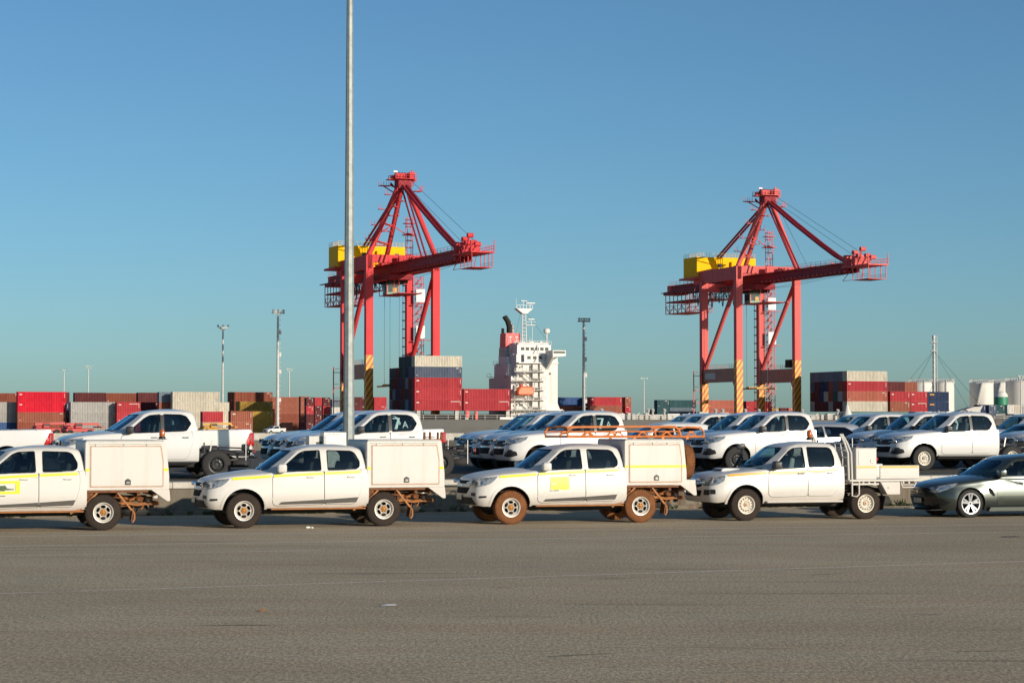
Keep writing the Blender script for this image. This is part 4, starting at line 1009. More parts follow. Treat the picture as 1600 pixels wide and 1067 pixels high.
# ------------------------------------------------------------ new pickups and cars on the raised loading deck
def new_hilux(kind, label):
    sp = SPECS['hilux_new']
    root = thing('pickup_truck', label, 'pickup truck')
    body, bv, cv, doors = make_cab(root, sp, 'white_new', 'chrome', 'black', 'glass')
    for c in KIDS(root):
        if c.name.startswith('door'):
            pass
    fascia_hilux_new(root, bv)
    m = MB('black')
    for s in (-1, 1):
        m = MB('black'); m.bb(1.50, 3.55, s*.78, s*.90, .42, .47, .01); m.build('side_step', None, root)
        m = MB('black'); patch(m, cv, [(2.625, 1.25), (2.625, 1.67), (2.72, 1.675), (2.715, 1.25)], (), 'y', s, .004, .008, .1); m.build('centre_pillar', None, root, recalc=False)
    wheels(root, sp, 'tyre', 'rim_dark' if kind == 'chassis' else 'rim_alloy', 'rim_dark', 'steel', .79)
    if kind == 'chassis':
        chassis(root, sp, 'chassis', 5.2)
        m = MB('chassis', 'lamp_red', 'white_new', 'stainless')
        for s in (-1, 1):
            m.bb(5.05, 5.12, s*.46-.22, s*.46+.22, .68, .76, .01); m.bb(5.12, 5.15, s*.5-.14, s*.5+.14, .66, .78, .01, 1)
            m.cyl((3.80, s*.60, .62), (3.80, s*.60, .95), .02)
        m.bb(3.66, 4.0, -.72, -.50, .52, .70, .03); m.bb(4.6, 4.9, -.4, .35, .66, .74, .02); m.tube([(3.7, -.3, .78), (4.2, -.2, .82), (4.8, -.28, .80), (5.1, -.3, .74)], .02, 6)
        m.bb(4.86, 4.88, -.80, -.78, .35, 1.0, 0, 2); m.box((3.98, -.62, .86), (.03, .03, .30), 0, (0, R(12), 0), 3)
        m.bb(3.9, 4.3, .1, .5, .70, .86, .03); m.bb(4.95, 5.1, -.1, .3, .7, .9, .03)
        m.build('rear_harness', None, root)
    else:
        st = dict(x=[3.66, 3.9, 4.4, 4.9, 5.20, 5.30], zt=[1.19, 1.195, 1.20, 1.21, 1.215, 1.215], zs=[1.26, 1.265, 1.275, 1.285, 1.29, 1.285],
                  w=[.91, .915, .915, .905, .89, .86], zb=[.5, .5, .5, .52, .54, .58])
        tub = body_loft(st, 'white_new', (0, 0, 0), 24, rtop=.05, tumble=.03, tail_round=.04)
        wheel_arch(tub, sp['axle'][1], sp['tyre']+.02, sp['arch'], 'white_new')
        c = MB('white_new', 'black'); c.bb(3.74, 5.20, -.80, .80, .80, 1.5, 0, 1); boolean(tub, c.build('cut'))
        tub.name = 'tub'; tub.parent = root; tb = bvh_of(tub)
        for s in (-1, 1):
            m = MB('lamp_red'); patch(m, tb, soft_poly([(5.02, .80), (5.20, 1.19), (5.27, 1.20), (5.29, .82)], .02), (), 'y', s, .012, .03, .06)
            m.prism(soft_poly([(s*.70, .82), (s*.72, 1.18), (s*.86, 1.19), (s*.885, .84)], .02), 'x', 5.25, 5.315); m.build('tail_light', None, root, recalc=False)
            m = MB('stainless')
            for x in (3.95, 4.4, 4.85): m.box((x, s*.885, 1.275), (.05, .025, .02), .005)
            m.build('tie_down', None, root)
        m = MB('white_new', 'black', 'chrome'); m.bb(5.27, 5.31, -.68, .68, .62, 1.24, .02); m.bb(5.31, 5.325, -.14, .14, 1.10, 1.17, .01, 1); m.build('tailgate', None, root)
        m = MB('chrome'); m.bb(5.28, 5.42, -.84, .84, .50, .62, .04); m.build('rear_bumper', None, root)
        chassis(root, sp, 'chassis', 5.2)
    return root
def put(root, local_x, px, Z, heading=0.0, z=None):
    """stand a vehicle on the deck: its near side at local_x is Z metres out at photo column px"""
    a = AL+heading; d = Vector((cos(a), sin(a), 0)); n = Vector((-sin(a), cos(a), 0))
    p = Vector(((px-800)/F*Z, Z, 0)); root.location = p - d*local_x + n*.92 + Vector((0, 0, DECK if z is None else z)); root.rotation_euler = (0, 0, a)
hc = new_hilux('chassis', 'x'); hs = new_hilux('tub', 'x')
used = set()
def spawn(src, local_x, px, Z, label, heading=0.0, group='new pickups parked nose to the left on the loading deck'):
    if src.name in used: o = copy_tree(src)
    else: used.add(src.name); o = src
    o['label'] = label; o['group'] = group; put(o, local_x, px, Z, heading); return o
CR = 3.62
a1 = spawn(hc, CR, 312, 56.7, 'white pickup without a tray behind the leftmost canopy, black rear chassis showing')
b1 = spawn(hs, 5.30, 397, 59.4, 'white pickup whose tub and red tail lights show right behind the leftmost bare chassis')
spawn(hs, 5.30, 84, 58.6, 'white pickup tub with large red tail lights cut off by the left edge')
spawn(hs, 5.30, 73, 61.2, 'white pickup mostly hidden behind the tub at the left edge')
a2 = spawn(hc, CR, 664, 59.1, 'white pickup without a tray right behind the tall pole')
spawn(hc, CR, 636, 61.6, 'second white pickup behind the tall pole, hood and windscreen to the left')
spawn(hs, 5.30, 697, 64.2, 'white pickup with tub and red tail light beyond the two by the pole')
a3 = spawn(hc, CR, 980, 62.3, 'white pickup behind the orange roof rack, nearest of four noses')
spawn(hc, CR, 950, 64.9, 'second of four white pickups behind the orange roof rack')
spawn(hc, CR, 915, 67.6, 'third of four white pickups behind the orange roof rack')
spawn(hc, CR, 896, 71.0, 'farthest of four white pickups behind the orange roof rack')
a4 = spawn(hc, CR, 1276, 66.0, 'white pickup behind the truck with the black snorkel, dark grille and headlight showing')
spawn(hc, CR, 1231, 68.8, 'second white pickup in the cluster behind the snorkel truck')
spawn(hc, CR, 1166, 76, 'white pickup with dark glass behind the right end of the orange rack')
spawn(hc, CR, 1138, 80, 'white pickup barely seen at the far left of the cluster behind the orange rack end')
a5 = spawn(hc, CR, 1561, 68.0, 'white pickup above the sedan with its pale front wheel in full view')
spawn(hc, CR, 1503, 71.0, 'white pickup directly behind the one above the sedan')
spawn(hc, CR, 1428, 77, 'white pickup behind the silver hatchback, second from its cluster edge')
spawn(hc, CR, 1398, 81, 'white pickup farthest behind the silver hatchback roof')
spawn(hc, CR, 1742, 70.5, 'white pickup nose entering at the right edge behind the bare chassis')
spawn(hc, CR, 1668, 78, 'white pickup windscreen at the right edge above the dark car')
spawn(hc, CR, 1700, 82, 'white pickup cut by the right edge, farthest of those there')
# one front wheel of the pickup above the sedan has a pale rim
for o in KIDS(a5):
    if o.name.startswith('wheel'):
        for r_ in KIDS(o):
            r_.data = r_.data.copy(); r_.data.materials[0] = M['rim_white']
# low cars among the pickups
def low_car(name, label, mat, px, Z, kind='hatch'):
    t = thing(name, label, 'car'); body, bv = sedan_shell(t, mat, kind=kind, L=4.6 if kind != 'sedan' else 4.9)
    for x in (.92, 3.84):
        for s in (-1, 1): wheel(t, x, s*.79, .335, .22, s, 'tyre', 'rim_alloy', 'dark', 'alloy5', rr=.68)
    m = MB('sedan_trim'); patch(m, bv, soft_poly(both([(.40, .64), (.40, .56)]), .02), (), 'x', -1, .012, .02, .1); m.build('grille', None, t, recalc=False)
    for s in (-1, 1):
        m = MB('lamp_clear'); patch(m, bv, soft_poly([(.06, .57), (.06, .67), (.30, .735), (.58, .77), (.40, .65), (.22, .58)], .02), (), 'y', s, .009, .02, .08); m.build('headlight', None, t, recalc=False)
    put(t, 4.0, px, Z); return t
low_car('hatchback', 'silver hatchback with low roof between the pickup clusters at right', 'silver_car', 1345, 73.0)
c = low_car('hatchback', 'white low car roof showing behind the end of the orange rack', 'white_new', 1112, 72.5)
low_car('hatchback', 'dark car between the white pickups at the right edge', 'dark_car', 1690, 73.5)
# white A and slanted wedge on the rear side windows of two pickups
for a in (a2, a3):
    m = MB('print_white')
    text_mb(m, 'A', .27, (3.02, -.815, 1.33), (.9, 0, 0), (0, .24, .97)); m.add([(2.80, -.80, 1.30), (2.88, -.80, 1.30), (2.97, -.73, 1.60), (2.76, -.73, 1.60), (2.77, -.735, 1.57), (2.90, -.735, 1.57)], [(0, 1, 2, 5), (5, 2, 3, 4)])
    m.build('window_marks', None, a, recalc=False)
# ------------------------------------------------------------ ground, deck, harbour
def asphalt(name, base, brown, streak=True, scale=1.0):
    m, nt, b = newmat(name)
    g1 = noise(nt, 42, 4, .75); g2 = noise(nt, 26, 4, .9, vec_scale=(1, .30, 1)); big = noise(nt, .16, 5, .6); mid = noise(nt, 1.7, 6, .7)
    tc = nt.nodes.new('ShaderNodeTexCoord'); mp = nt.nodes.new('ShaderNodeMapping'); mp.vector_type = 'POINT'
    mp.inputs['Rotation'].default_value = (0, 0, -R(17)); mp.inputs['Scale'].default_value = (.16, .9, 1)
    lk(nt, tc.outputs['Object'], mp.inputs[0])
    nz = nt.nodes.new('ShaderNodeTexNoise'); nz.inputs['Scale'].default_value = .9; nz.inputs['Detail'].default_value = 7; nz.inputs['Roughness'].default_value = .62
    lk(nt, mp.outputs[0], nz.inputs['Vector'])
    c = mixc(nt, ramp(nt, nz.outputs['Fac'], [(.38, 0.0), (.64, 1.0)]), base, brown)
    c = mixc(nt, mth(nt, 'MULTIPLY', ramp(nt, mid, [(.35, 1.0), (.6, 0.0)]), .35), c, tuple(x*.78 for x in base))
    c = mixc(nt, 1, c, ramp(nt, big, [(.3, .86), (.7, 1.10)]), 'MULTIPLY')
    c = mixc(nt, 1, c, ramp(nt, g1, [(.30, .55), (.5, 1.0), (.72, 1.6)]), 'MULTIPLY')
    c = mixc(nt, 1, c, ramp(nt, g2, [(.36, .52), (.5, 1.0), (.64, 1.55)]), 'MULTIPLY')
    # narrow tar smears along the row
    nz2 = nt.nodes.new('ShaderNodeTexNoise'); nz2.inputs['Scale'].default_value = 2.3; nz2.inputs['Detail'].default_value = 3
    mp2 = nt.nodes.new('ShaderNodeMapping'); mp2.inputs['Rotation'].default_value = (0, 0, -R(17)); mp2.inputs['Scale'].default_value = (.07, 1.5, 1); mp2.inputs['Location'].default_value = (3, 1, 0)
    lk(nt, tc.outputs['Object'], mp2.inputs[0]); lk(nt, mp2.outputs[0], nz2.inputs['Vector'])
    c = mixc(nt, mth(nt, 'MULTIPLY', ramp(nt, nz2.outputs['Fac'], [(.63, 0.0), (.70, 1.0)]), .5), c, (.10, .08, .06))
    lk(nt, c, b.inputs['Base Color']); b.inputs['Roughness'].default_value = .9; b.inputs['Specular IOR Level'].default_value = .25
    bump(nt, b, g1, .9, .02); return m
M['asphalt'] = asphalt('asphalt', (.46, .382, .262), (.44, .335, .215))
M['deck_asphalt'] = asphalt('deck_asphalt', (.11, .105, .095), (.10, .09, .075))
M['yard'] = simple('yard_paving', (.14, .135, .12), .9, 0, .3, .05)
def concrete(name, col, stain, amt):
    m, nt, b = newmat(name)
    n1 = noise(nt, 1.1, 6, .7); n2 = noise(nt, .9, 5, .7, vec_scale=(2.2, 2.2, .12)); n3 = noise(nt, 30, 4)
    c = mixc(nt, mth(nt, 'MULTIPLY', ramp(nt, n2, [(.52, 0.0), (.68, 1.0)]), amt), col, stain)
    c = mixc(nt, 1, c, ramp(nt, n1, [(.3, .72), (.7, 1.08)]), 'MULTIPLY'); c = mixc(nt, 1, c, ramp(nt, n3, [(.3, .85), (.7, 1.1)]), 'MULTIPLY')
    lk(nt, c, b.inputs['Base Color']); b.inputs['Roughness'].default_value = .9; bump(nt, b, n3, .3, .01); return m
M['concrete'] = concrete('wall_concrete', (.20, .175, .13), (.12, .06, .03), .85)  # base and stains darkened to stand in for shade behind the trucks
M['coping'] = concrete('coping_concrete', (.66, .61, .52), (.40, .28, .18), .35)
M['weed'] = simple('weed_leaf', (.06, .085, .025), .7, 0, .4, 9)
def water_mat():
    m, nt, b = newmat('harbour_water'); b.inputs['Base Color'].default_value = (.02, .045, .05, 1); b.inputs['Roughness'].default_value = .08
    bump(nt, b, noise(nt, .6, 4), .5, .3); return m
M['water'] = water_mat()
WD = Vector((cos(R(18.5)), sin(R(18.5)), 0)); WN = Vector((-sin(R(18.5)), cos(R(18.5)), 0)); W0 = Vector((-8.36, 53.6, 0))
def W(t, n, z=0): return W0+WD*t+WN*n+Vector((0, 0, z))
# ground: one sheet with the harbour basin left out
mb = MB()
near_q = [W(-25, 125), W(400, 60)]      # near quay line
bl_ = [W(-6, 118), W(400, 118), P(-21, 420), P(-21, -22), P(6, -22)]
outer = [(-9000, -60), (9000, -60), (9000, 14000), (-9000, 14000)]
hole = [(p.x, p.y) for p in bl_]
vs = [Vector(p) for p in outer]+[Vector(p) for p in hole]
es = [(0, 1), (1, 2), (2, 3), (3, 0)]+[(4+i, 4+(i+1) % len(hole)) for i in range(len(hole))]
ov, oe, of, *_ = delaunay_2d_cdt(vs, es, [], 1, 1e-4)
fs = [tuple(f) for f in of if not inside(sum((ov[i] for i in f), Vector((0, 0)))/len(f), hole)]
fs = [f if (Vector(ov[f[1]])-Vector(ov[f[0]])).cross(Vector(ov[f[2]])-Vector(ov[f[0]])) > 0 else f[::-1] for f in fs]
mb.add([(p.x, p.y, 0) for p in ov], fs)
tag(mb.build('ground', 'asphalt', recalc=False), kind='structure')
mb = MB('concrete'); n = len(hole)
for i in range(n):
    a, b_ = hole[i], hole[(i+1) % n]; mb.add([(a[0], a[1], -.01), (b_[0], b_[1], -.01), (b_[0], b_[1], -5), (a[0], a[1], -5)], [(0, 1, 2, 3)])
tag(mb.build('quay_wall', None, None), kind='structure')
mb = MB(); mb.add([(-400, 100, -3.2), (900, 100, -3.2), (900, 1200, -3.2), (-400, 1200, -3.2)], [(0, 1, 2, 3)]); tag(mb.build('harbour_water', 'water'), kind='structure')
# raised deck with concrete edge
mb = MB('deck_asphalt'); q = [W(-45, .32), W(75, .32), W(75, 62), W(-45, 62)]
mb.add([tuple(p+Vector((0, 0, DECK))) for p in q], [(0, 1, 2, 3)]); tag(mb.build('loading_deck', None, None), kind='structure')
mb = MB('concrete'); 
t = -45.0
while t < 75:
    L = 6.0; mb.prism([(W(t+.006, 0).x, W(t+.006, 0).y), (W(t+L-.006, 0).x, W(t+L-.006, 0).y), (W(t+L-.006, .5).x, W(t+L-.006, .5).y), (W(t+.006, .5).x, W(t+.006, .5).y)], 'z', -.05, DECK-.152); t += L
wl = mb.build('retaining_wall', None, None); tag(wl, 'long stained, shade-darkened concrete retaining wall behind the front row of work trucks', 'wall')
mb = MB('coping'); t = -45.0
while t < 75:
    L = 3.0; mb.prism([(W(t+.004, -.06).x, W(t+.004, -.06).y), (W(t+L-.004, -.06).x, W(t+L-.004, -.06).y), (W(t+L-.004, .8).x, W(t+L-.004, .8).y), (W(t+.004, .8).x, W(t+.004, .8).y)], 'z', DECK-.15, DECK+.006, 0, .012); t += L
mb.build('coping', None, wl)
mb = MB('concrete'); mb.prism([(W(-45, -.16).x, W(-45, -.16).y), (W(75, -.16).x, W(75, -.16).y), (W(75, .02).x, W(75, .02).y), (W(-45, .02).x, W(-45, .02).y)], 'z', -.02, .10, 0, .02); mb.build('footing', None, wl)
mb = MB('concrete'); mb.prism([(W(-45, .35).x, W(-45, .35).y), (W(75, .35).x, W(75, .35).y), (W(75, 62).x, W(75, 62).y), (W(-45, 62).x, W(-45, 62).y)], 'z', -.1, DECK-.02); tag(mb.build('deck_fill', None, None), kind='structure')
mb = MB('coping')
mb.prism([(W(-45, 61.6).x, W(-45, 61.6).y), (W(-4, 61.6).x, W(-4, 61.6).y), (W(-4, 62).x, W(-4, 62).y), (W(-45, 62).x, W(-45, 62).y)], 'z', DECK, DECK+.55, 0, .02)
tag(mb.build('concrete_barrier', None, None), 'low pale concrete barrier along the far side of the loading deck', 'barrier')
# weeds at the wall foot
mb = MB(); rnd = random.Random(3)
for k in range(230):
    t = rnd.choice([rnd.gauss(2, 1.5), rnd.gauss(19, 1.6), rnd.uniform(-12, 26), rnd.gauss(9.5, 2)]); h = rnd.uniform(.04, .20); c = W(t, -.2+rnd.uniform(-.14, .02))
    for j in range(7):
        a = rnd.uniform(0, 2*pi); l = h*rnd.uniform(.6, 1.1); d = Vector((cos(a), sin(a), 0))*l*rnd.uniform(.3, .9); s_ = Vector((-sin(a), cos(a), 0))*.02
        p = c+Vector((rnd.uniform(-.05, .05), rnd.uniform(-.03, .03), 0)); mb.add([p-s_*.4, p+s_*.4, p+d*.6+s_+Vector((0, 0, l*.7)), p+d+Vector((0, 0, l)), p+d*.6-s_+Vector((0, 0, l*.7))], [(0, 1, 2, 3, 4)])
tag(mb.build('weeds', 'weed', None, recalc=False), 'low green weeds growing along the foot of the concrete wall', 'weeds', kind='stuff')
# worn painted lines
def worn(name, col, thr):
    m = bpy.data.materials.new(name); m.use_nodes = True; nt = m.node_tree; b = nt.nodes['Principled BSDF']; MATS[name] = m
    n = noise(nt, 9, 6, .75); n2 = noise(nt, .5, 3); b.inputs['Base Color'].default_value = col+(1,); b.inputs['Roughness'].default_value = .85
    f = mth(nt, 'GREATER_THAN', mth(nt, 'ADD', mth(nt, 'MULTIPLY', n, .7), mth(nt, 'MULTIPLY', n2, .45)), thr); lk(nt, f, b.inputs['Alpha']); return m
M['worn_line'] = worn('worn_line_paint', (.88, .85, .78), .50)
def gline(px0, y0, px1, y1, w, name='painted_line'):
    def g(px, py): Z = F*EYE/(py-HORIZ); return Vector(((px-800)/F*Z, Z, .004))
    a, b_ = g(px0, y0), g(px1, y1); n_ = Vector((-(b_-a).y, (b_-a).x, 0)).normalized()*w/2
    m = MB('worn_line'); m.add([a-n_, b_-n_, b_+n_, a+n_], [(0, 1, 2, 3)]); tag(m.build(name, None, None), kind='structure')
gline(-60, 838, 1660, 818.5, .07); gline(-60, 853.5, 1660, 829.5, .06); gline(-60, 928, 1660, 874, .045); gline(-30, 868, 500, 859, .04)
# dark cracks filled with tar
rnd = random.Random(14)
def gpt(px, py, z=.006): Z = F*EYE/(py-HORIZ); return Vector(((px-800)/F*Z, Z, z))
m = MB('tar')
M['tar'] = simple('tar_crack', (.16, .13, .10), .9, 0, .4, 9)
for (px, py, L) in ((905, 904, 1.0), (1555, 838, 1.1), (760, 917, .5), (300, 975, 1.1), (850, 1024, .9), (1400, 960, .7), (1250, 898, .9), (60, 924, .7), (1480, 1016, .8)):
    p = gpt(px, py, .0045); a = R(17)+rnd.uniform(-.10, .10); k = int(L/.12); prev = None
    for j in range(k+1):
        w_ = .018*sin(pi*j/k)*rnd.uniform(.3, 1.9)+.003; nn = Vector((-sin(a), cos(a), 0))*w_; q = p.copy()
        if prev: m.add([prev[0], q-nn, q+nn, prev[1]], [(0, 1, 2, 3)])
        prev = (q-nn, q+nn); a += rnd.uniform(-.28, .28)-(a-R(17))*.25; p = p+Vector((cos(a), sin(a), 0))*.12
tag(m.build('tar_cracks', None, None), kind='structure')
# litter on the asphalt
def gpt(px, py, z=.006): Z = F*EYE/(py-HORIZ); return Vector(((px-800)/F*Z, Z, z))
m = MB('cont_mark'); m.add([(-.10, -.10, 0), (.08, -.14, .01), (.11, .03, .015), (-.07, .05, .01), (0, -.05, .024)], [(0, 1, 4), (1, 2, 4), (2, 3, 4), (3, 0, 4)]); tag(m.build('paper_scrap', None, None, loc=gpt(608, 945)), 'crumpled pale paper scrap lying on the asphalt in the foreground', 'litter')
m = MB('rust_light'); m.add([(-.05, -.02, .0), (.02, -.03, .01), (.07, .01, .022), (.01, .03, .01), (0, 0, .03)], [(0, 1, 4), (1, 2, 4), (2, 3, 4), (3, 0, 4)]); tag(m.build('dry_leaf', None, None, loc=gpt(411, 954)), 'small dry orange leaf on the foreground asphalt', 'leaf')
m = MB('print_white'); m.box((0, 0, .02), (.10, .05, .035), .01, (0, 0, .5)); m.box((.09, .02, .015), (.05, .05, .025), .008, (.3, 0, .2)); tag(m.build('plastic_litter', None, None, loc=gpt(482, 825)), 'tiny pale piece of litter on the ground beside the second truck', 'litter')
m = MB('black'); m.box((0, 0, .015), (.30, .05, .02), .006, (0, 0, .3)); m.box((.14, .02, .012), (.14, .03, .014), .004, (0, 0, .1)); tag(m.build('rubber_strip', None, None, loc=gpt(1574, 839)), 'flat black rubber scrap on the asphalt at far right', 'litter')
# tall galvanised lighting pole and cabinets
pp = Vector(((545-800)/F*55.6, 55.6, DECK))
pole = thing('light_pole', 'tall tapered galvanised pole rising out of the frame behind the second truck', 'pole', pp)
m = MB('galv'); 
m.lathe([(.155, 0), (.150, .5), (.078, 13.0), (.06, 17.5)], (0, 0, 0), 'z', 8, smooth=False); m.build('pole', None, pole)
m = MB('galv'); m.box((0, 0, .02), (.5, .5, .04), .01); m.build('base_plate', None, pole)
m = MB('galv', 'lamp_clear')
for s in (-1, 1): m.tube([(0, 0, 17.3), (s*.6, 0, 17.6), (s*1.2, 0, 17.65)], .04, 8); m.box((s*1.5, 0, 17.66), (.7, .3, .14), .04); m.box((s*1.5, 0, 17.585), (.55, .24, .02), 0, None, 1)
m.build('lamp_head', None, pole)
cb = thing('steel_cabinet', 'small bright stainless cabinet at the foot of the tall pole', 'cabinet', Vector(((521-800)/F*54.9, 54.9, DECK)), AL)
m = MB('stainless'); m.bb(-.30, .30, -.2, .2, 0, 1.24, .015); m.build('cabinet_body', None, cb)
m = MB('stainless'); m.bb(-.26, .10, -.215, -.202, .06, 1.18, .006); m.bb(-.02, .02, -.23, -.214, .75, .87, .005); m.build('cabinet_door', None, cb)
m = MB('box_white', 'black'); m.prism([(-.22, 0), (-.22, 1.13), (.14, 1.13), (.20, 1.03), (.20, 0)], 'y', -.18, .18, 0, .01); m.prism([(-.04, .98), (.12, 1.00), (-.0, .80)], 'y', -.186, -.18, 1)
o = m.build('meter_box', None, None, loc=Vector(((494-800)/F*54.9, 54.9, DECK))); o.rotation_euler = (0, 0, AL); tag(o, 'white box with a black triangular notch left of the steel cabinet', 'box')
# distant hills
mb = MB(); rnd = random.Random(5); n = 220
for k in range(n+1):
    x = -3500+7000*k/n; h = 14+9*sin(k*.21)+7*sin(k*.53+1)+rnd.uniform(-3, 3)
    mb.v += [(x, 6200, -2), (x, 6200+80, max(h, 4)), (x, 6900, max(h, 4)*1.0), (x, 7000, -2)]
for k in range(n):
    for j in range(3): mb.f.append((4*k+j, 4*k+j+1, 4*k+5+j, 4*k+4+j)); mb.mi.append(0); mb.sm.append(True)
M['hill'] = simple('hill_scrub', (.05, .06, .045), .95, 0, .3, .01)
tag(mb.build('hills', 'hill'), kind='structure')
# ------------------------------------------------------------ shipping containers
def cont_mesh(L, H, mark=0, door_near=False):
    W_ = 2.438; m = MB('container', 'cont_mark', 'cont_gold', 'dark')
    for s in (0, 1):        # long sides with corrugation; s=0 is the near side
        y0 = 0 if s == 0 else W_; sg = 1 if s == 0 else -1; d = .10
        x = .16; pts = [(x, 0)]; per = .42
        nn = int((L-.32)/per); per = (L-.32)/nn
        for k in range(nn): x = .16+k*per; pts += [(x+per*.18, d), (x+per*.5, d), (x+per*.68, 0), (x+per, 0)]
        vs = []; fs = []
        for (px_, py_) in pts:
            yy = y0+sg*(py_+.012); vs += [(px_, yy, .16), (px_, yy, H-.12)]
        for i in range(len(pts)-1): fs.append((2*i, 2*i+2, 2*i+3, 2*i+1) if s == 0 else (2*i, 2*i+1, 2*i+3, 2*i+2))
        m.add(vs, fs)
        m.bb(0, L, y0, y0+sg*.06, 0, .16); m.bb(0, L, y0, y0+sg*.06, H-.12, H)
        for xx in (0, L): m.bb(xx, xx+(.16 if xx == 0 else -.16), y0, y0+sg*.16, .16, H-.12)
    for xx, sg in ((0, 1), (L, -1)):    # ends
        if sg == -1:
            for k in range(6):
                m.bb(xx-.03, xx-.06, .18+k*.35, .18+k*.35+.28, .2, H-.16)
            for y in (.55, .95, 1.5, 1.9): m.bb(xx-.005, xx-.035, y-.02, y+.02, .1, H-.08, 0, 1 if mark else 0)
        else:
            for k in range(8): m.bb(xx+.03, xx+.07, .18+k*.27, .18+k*.27+.16, .2, H-.16)
        m.bb(xx+sg*.065, xx+sg*.07, .1, W_-.1, .1, H-.1)
        m.bb(xx, xx+sg*.08, .16, W_-.16, 0, .15); m.bb(xx, xx+sg*.08, .16, W_-.16, H-.12, H)
    m.bb(.06, L-.06, .06, W_-.06, H-.04, H-.015); m.bb(.06, L-.06, .06, W_-.06, .05, .12)
    if mark:
        q = 1 if mark != 2 else 2; y = -.004
        if mark == 4:
            for k in range(6): m.bb(L-.55, L-.40, y, .0, H-.55-k*.17, H-.46-k*.17, 0, 1)
            m.bb(L-1.6, L-.9, y, .0, H-.42, H-.30, 0, 1); m.bb(.4, .7, y, 0, .5, .62, 0, 1)
        if mark in (1, 3):
            for (a, b_, c, d) in ((.45, .58, 1.75, 2.05), (.62, .75, 1.78, 2.02), (.79, .95, 1.75, 2.05), (1.0, 1.1, 1.80, 2.0)): m.bb(a, b_, y, .0, c, d, 0, q)
            for k in range(7): m.bb(L-.5, L-.35, y, .0, H-.5-k*.16, H-.42-k*.16, 0, q)
        if mark == 2: m.bb(.6, 1.9, y, 0, 1.7, 2.05, 0, 2); m.bb(.7, 1.8, y-.002, y, 1.8, 1.9, 0, 3)
        if mark == 3:
            for k in range(9): m.bb(L-2.9+k*.27, L-2.9+k*.27+.18, y, 0, H-.55, H-.38, 0, 1)
    b = m.build('shipping_container', None); me = b.data; bpy.data.objects.remove(b); return me
CM = {}
def cm(L, H, mark): 
    k = (L, H, mark)
    if k not in CM: CM[k] = cont_mesh(L, H, mark)
    return CM[k]
CC = dict(red=(.44, .045, .055), bright=(.62, .012, .035), brown=(.26, .075, .045), rust=(.33, .11, .07), maroon=(.12, .03, .032), grey=(.36, .35, .33), cream=(.54, .49, .40), navy=(.025, .045, .10),
          blue=(.05, .11, .26), teal=(.030, .085, .095), yellow=(.42, .26, .055), steel=(.16, .20, .24), dark=(.045, .045, .055), pink=(.42, .13, .09), white=(.62, .60, .55), green=(.04, .12, .07), slate=(.09, .11, .16))
CN = dict(red='red', bright='bright crimson', brown='brown', rust='rusty red', maroon='dark maroon', grey='light grey', cream='cream', navy='dark navy', blue='blue', teal='dark teal', yellow='yellow ochre', steel='steel grey', dark='near black', pink='faded salmon', white='off white', green='dark green', slate='slate blue')
def container(loc, rz, L, H, col, mark, label, group):
    o = bpy.data.objects.new('shipping_container', cm(L, H, mark)); COL.objects.link(o)
    o.location = loc; o.rotation_euler = (0, 0, rz)
    r = random.uniform(.9, 1.1); o.color = tuple(min(1, c*r) for c in CC[col])+(1,)
    return tag(o, label, 'container', group)
ORD = ['bottom', 'second', 'third', 'fourth', 'fifth']
def yard(px0, Z, tiers, L=12.19, H=2.59, where='', rz=VA, marks=None, ends=0):
    """a stack standing on the yard, its near left corner at photo column px0"""
    X = (px0-800)/F*Z
    for k, c in enumerate(tiers):
        if c is None: continue
        mk = (marks or {}).get(k, 4 if (int(px0)+k) % 3 else 0)
        pos = ('top' if k == len(tiers)-1 else ORD[k])
        container((X, Z, k*H+.01), rz, L, H-.02, c, mk, f'{CN[c]} container, {pos} tier, stack {where}', 'containers stacked in the port yard')
yard(-14, 553, ['blue', 'grey', 'grey'], 12.19, 2.59, 'at the left edge')
yard(-40, 575, ['brown', 'brown', 'brown', 'brown'], 12.19, 2.59, 'behind the one at the left edge')
yard(28, 551, ['brown', 'rust', 'bright', 'bright'], 12.19, 2.59, 'with bright crimson boxes near the left edge', marks={2: 1, 3: 1})
yard(93, 562, ['dark', 'dark', 'navy', 'maroon'], 2.6, 2.59, 'added for dark gap right of the bright crimson boxes')  # dark boxes added to draw the shaded gap between two stacks
yard(111, 553, ['grey', 'grey', 'grey'], 12.19, 2.59, 'of plain grey boxes at left')
yard(117, 566, ['dark', 'navy', 'maroon', 'maroon'], 8.0, 2.59, 'behind the plain grey boxes')
yard(166, 575, ['brown', 'maroon', 'brown', 'brown'], 12.19, 2.59, 'above the hood of the leftmost deck pickup')
yard(183, 554, ['red', 'red', 'red'], 6.06, 2.59, 'of short red boxes above the leftmost deck pickup', marks={2: 3})
yard(216, 566, ['maroon', 'maroon', 'maroon', 'maroon'], 6.06, 2.59, 'of shaded boxes left of the cream ones')
yard(249, 556, ['rust', 'rust', 'rust', 'steel'], 6.06, 2.59, 'just left of the tall cream ones')
yard(270, 553, ['cream', 'cream', 'cream', 'cream'], 12.19, 2.59, 'of cream boxes above the leftmost pickup cab')
yard(341, 560, ['cream', 'cream', 'cream'], 2.9, 2.59, 'right beside the tall cream ones')
yard(317, 520, ['grey', 'red'], 5.0, 2.59, 'low behind the leftmost pickup tub', marks={})
yard(343, 522, ['white', 'cream'], 7.5, 2.59, 'low and pale above the leftmost pickup tub')
yard(361, 505, ['rust', 'rust'], 5.2, 2.59, 'low with white marks above the leftmost pickup tub', marks={1: 1})
yard(359, 600, ['brown', 'brown', 'brown', 'brown'], 12.19, 2.75, 'with a yellow one before it', marks={})
yard(372, 585, ['yellow', 'yellow', 'yellow'], 9.6, 2.75, 'of yellow boxes left of the second light tower')
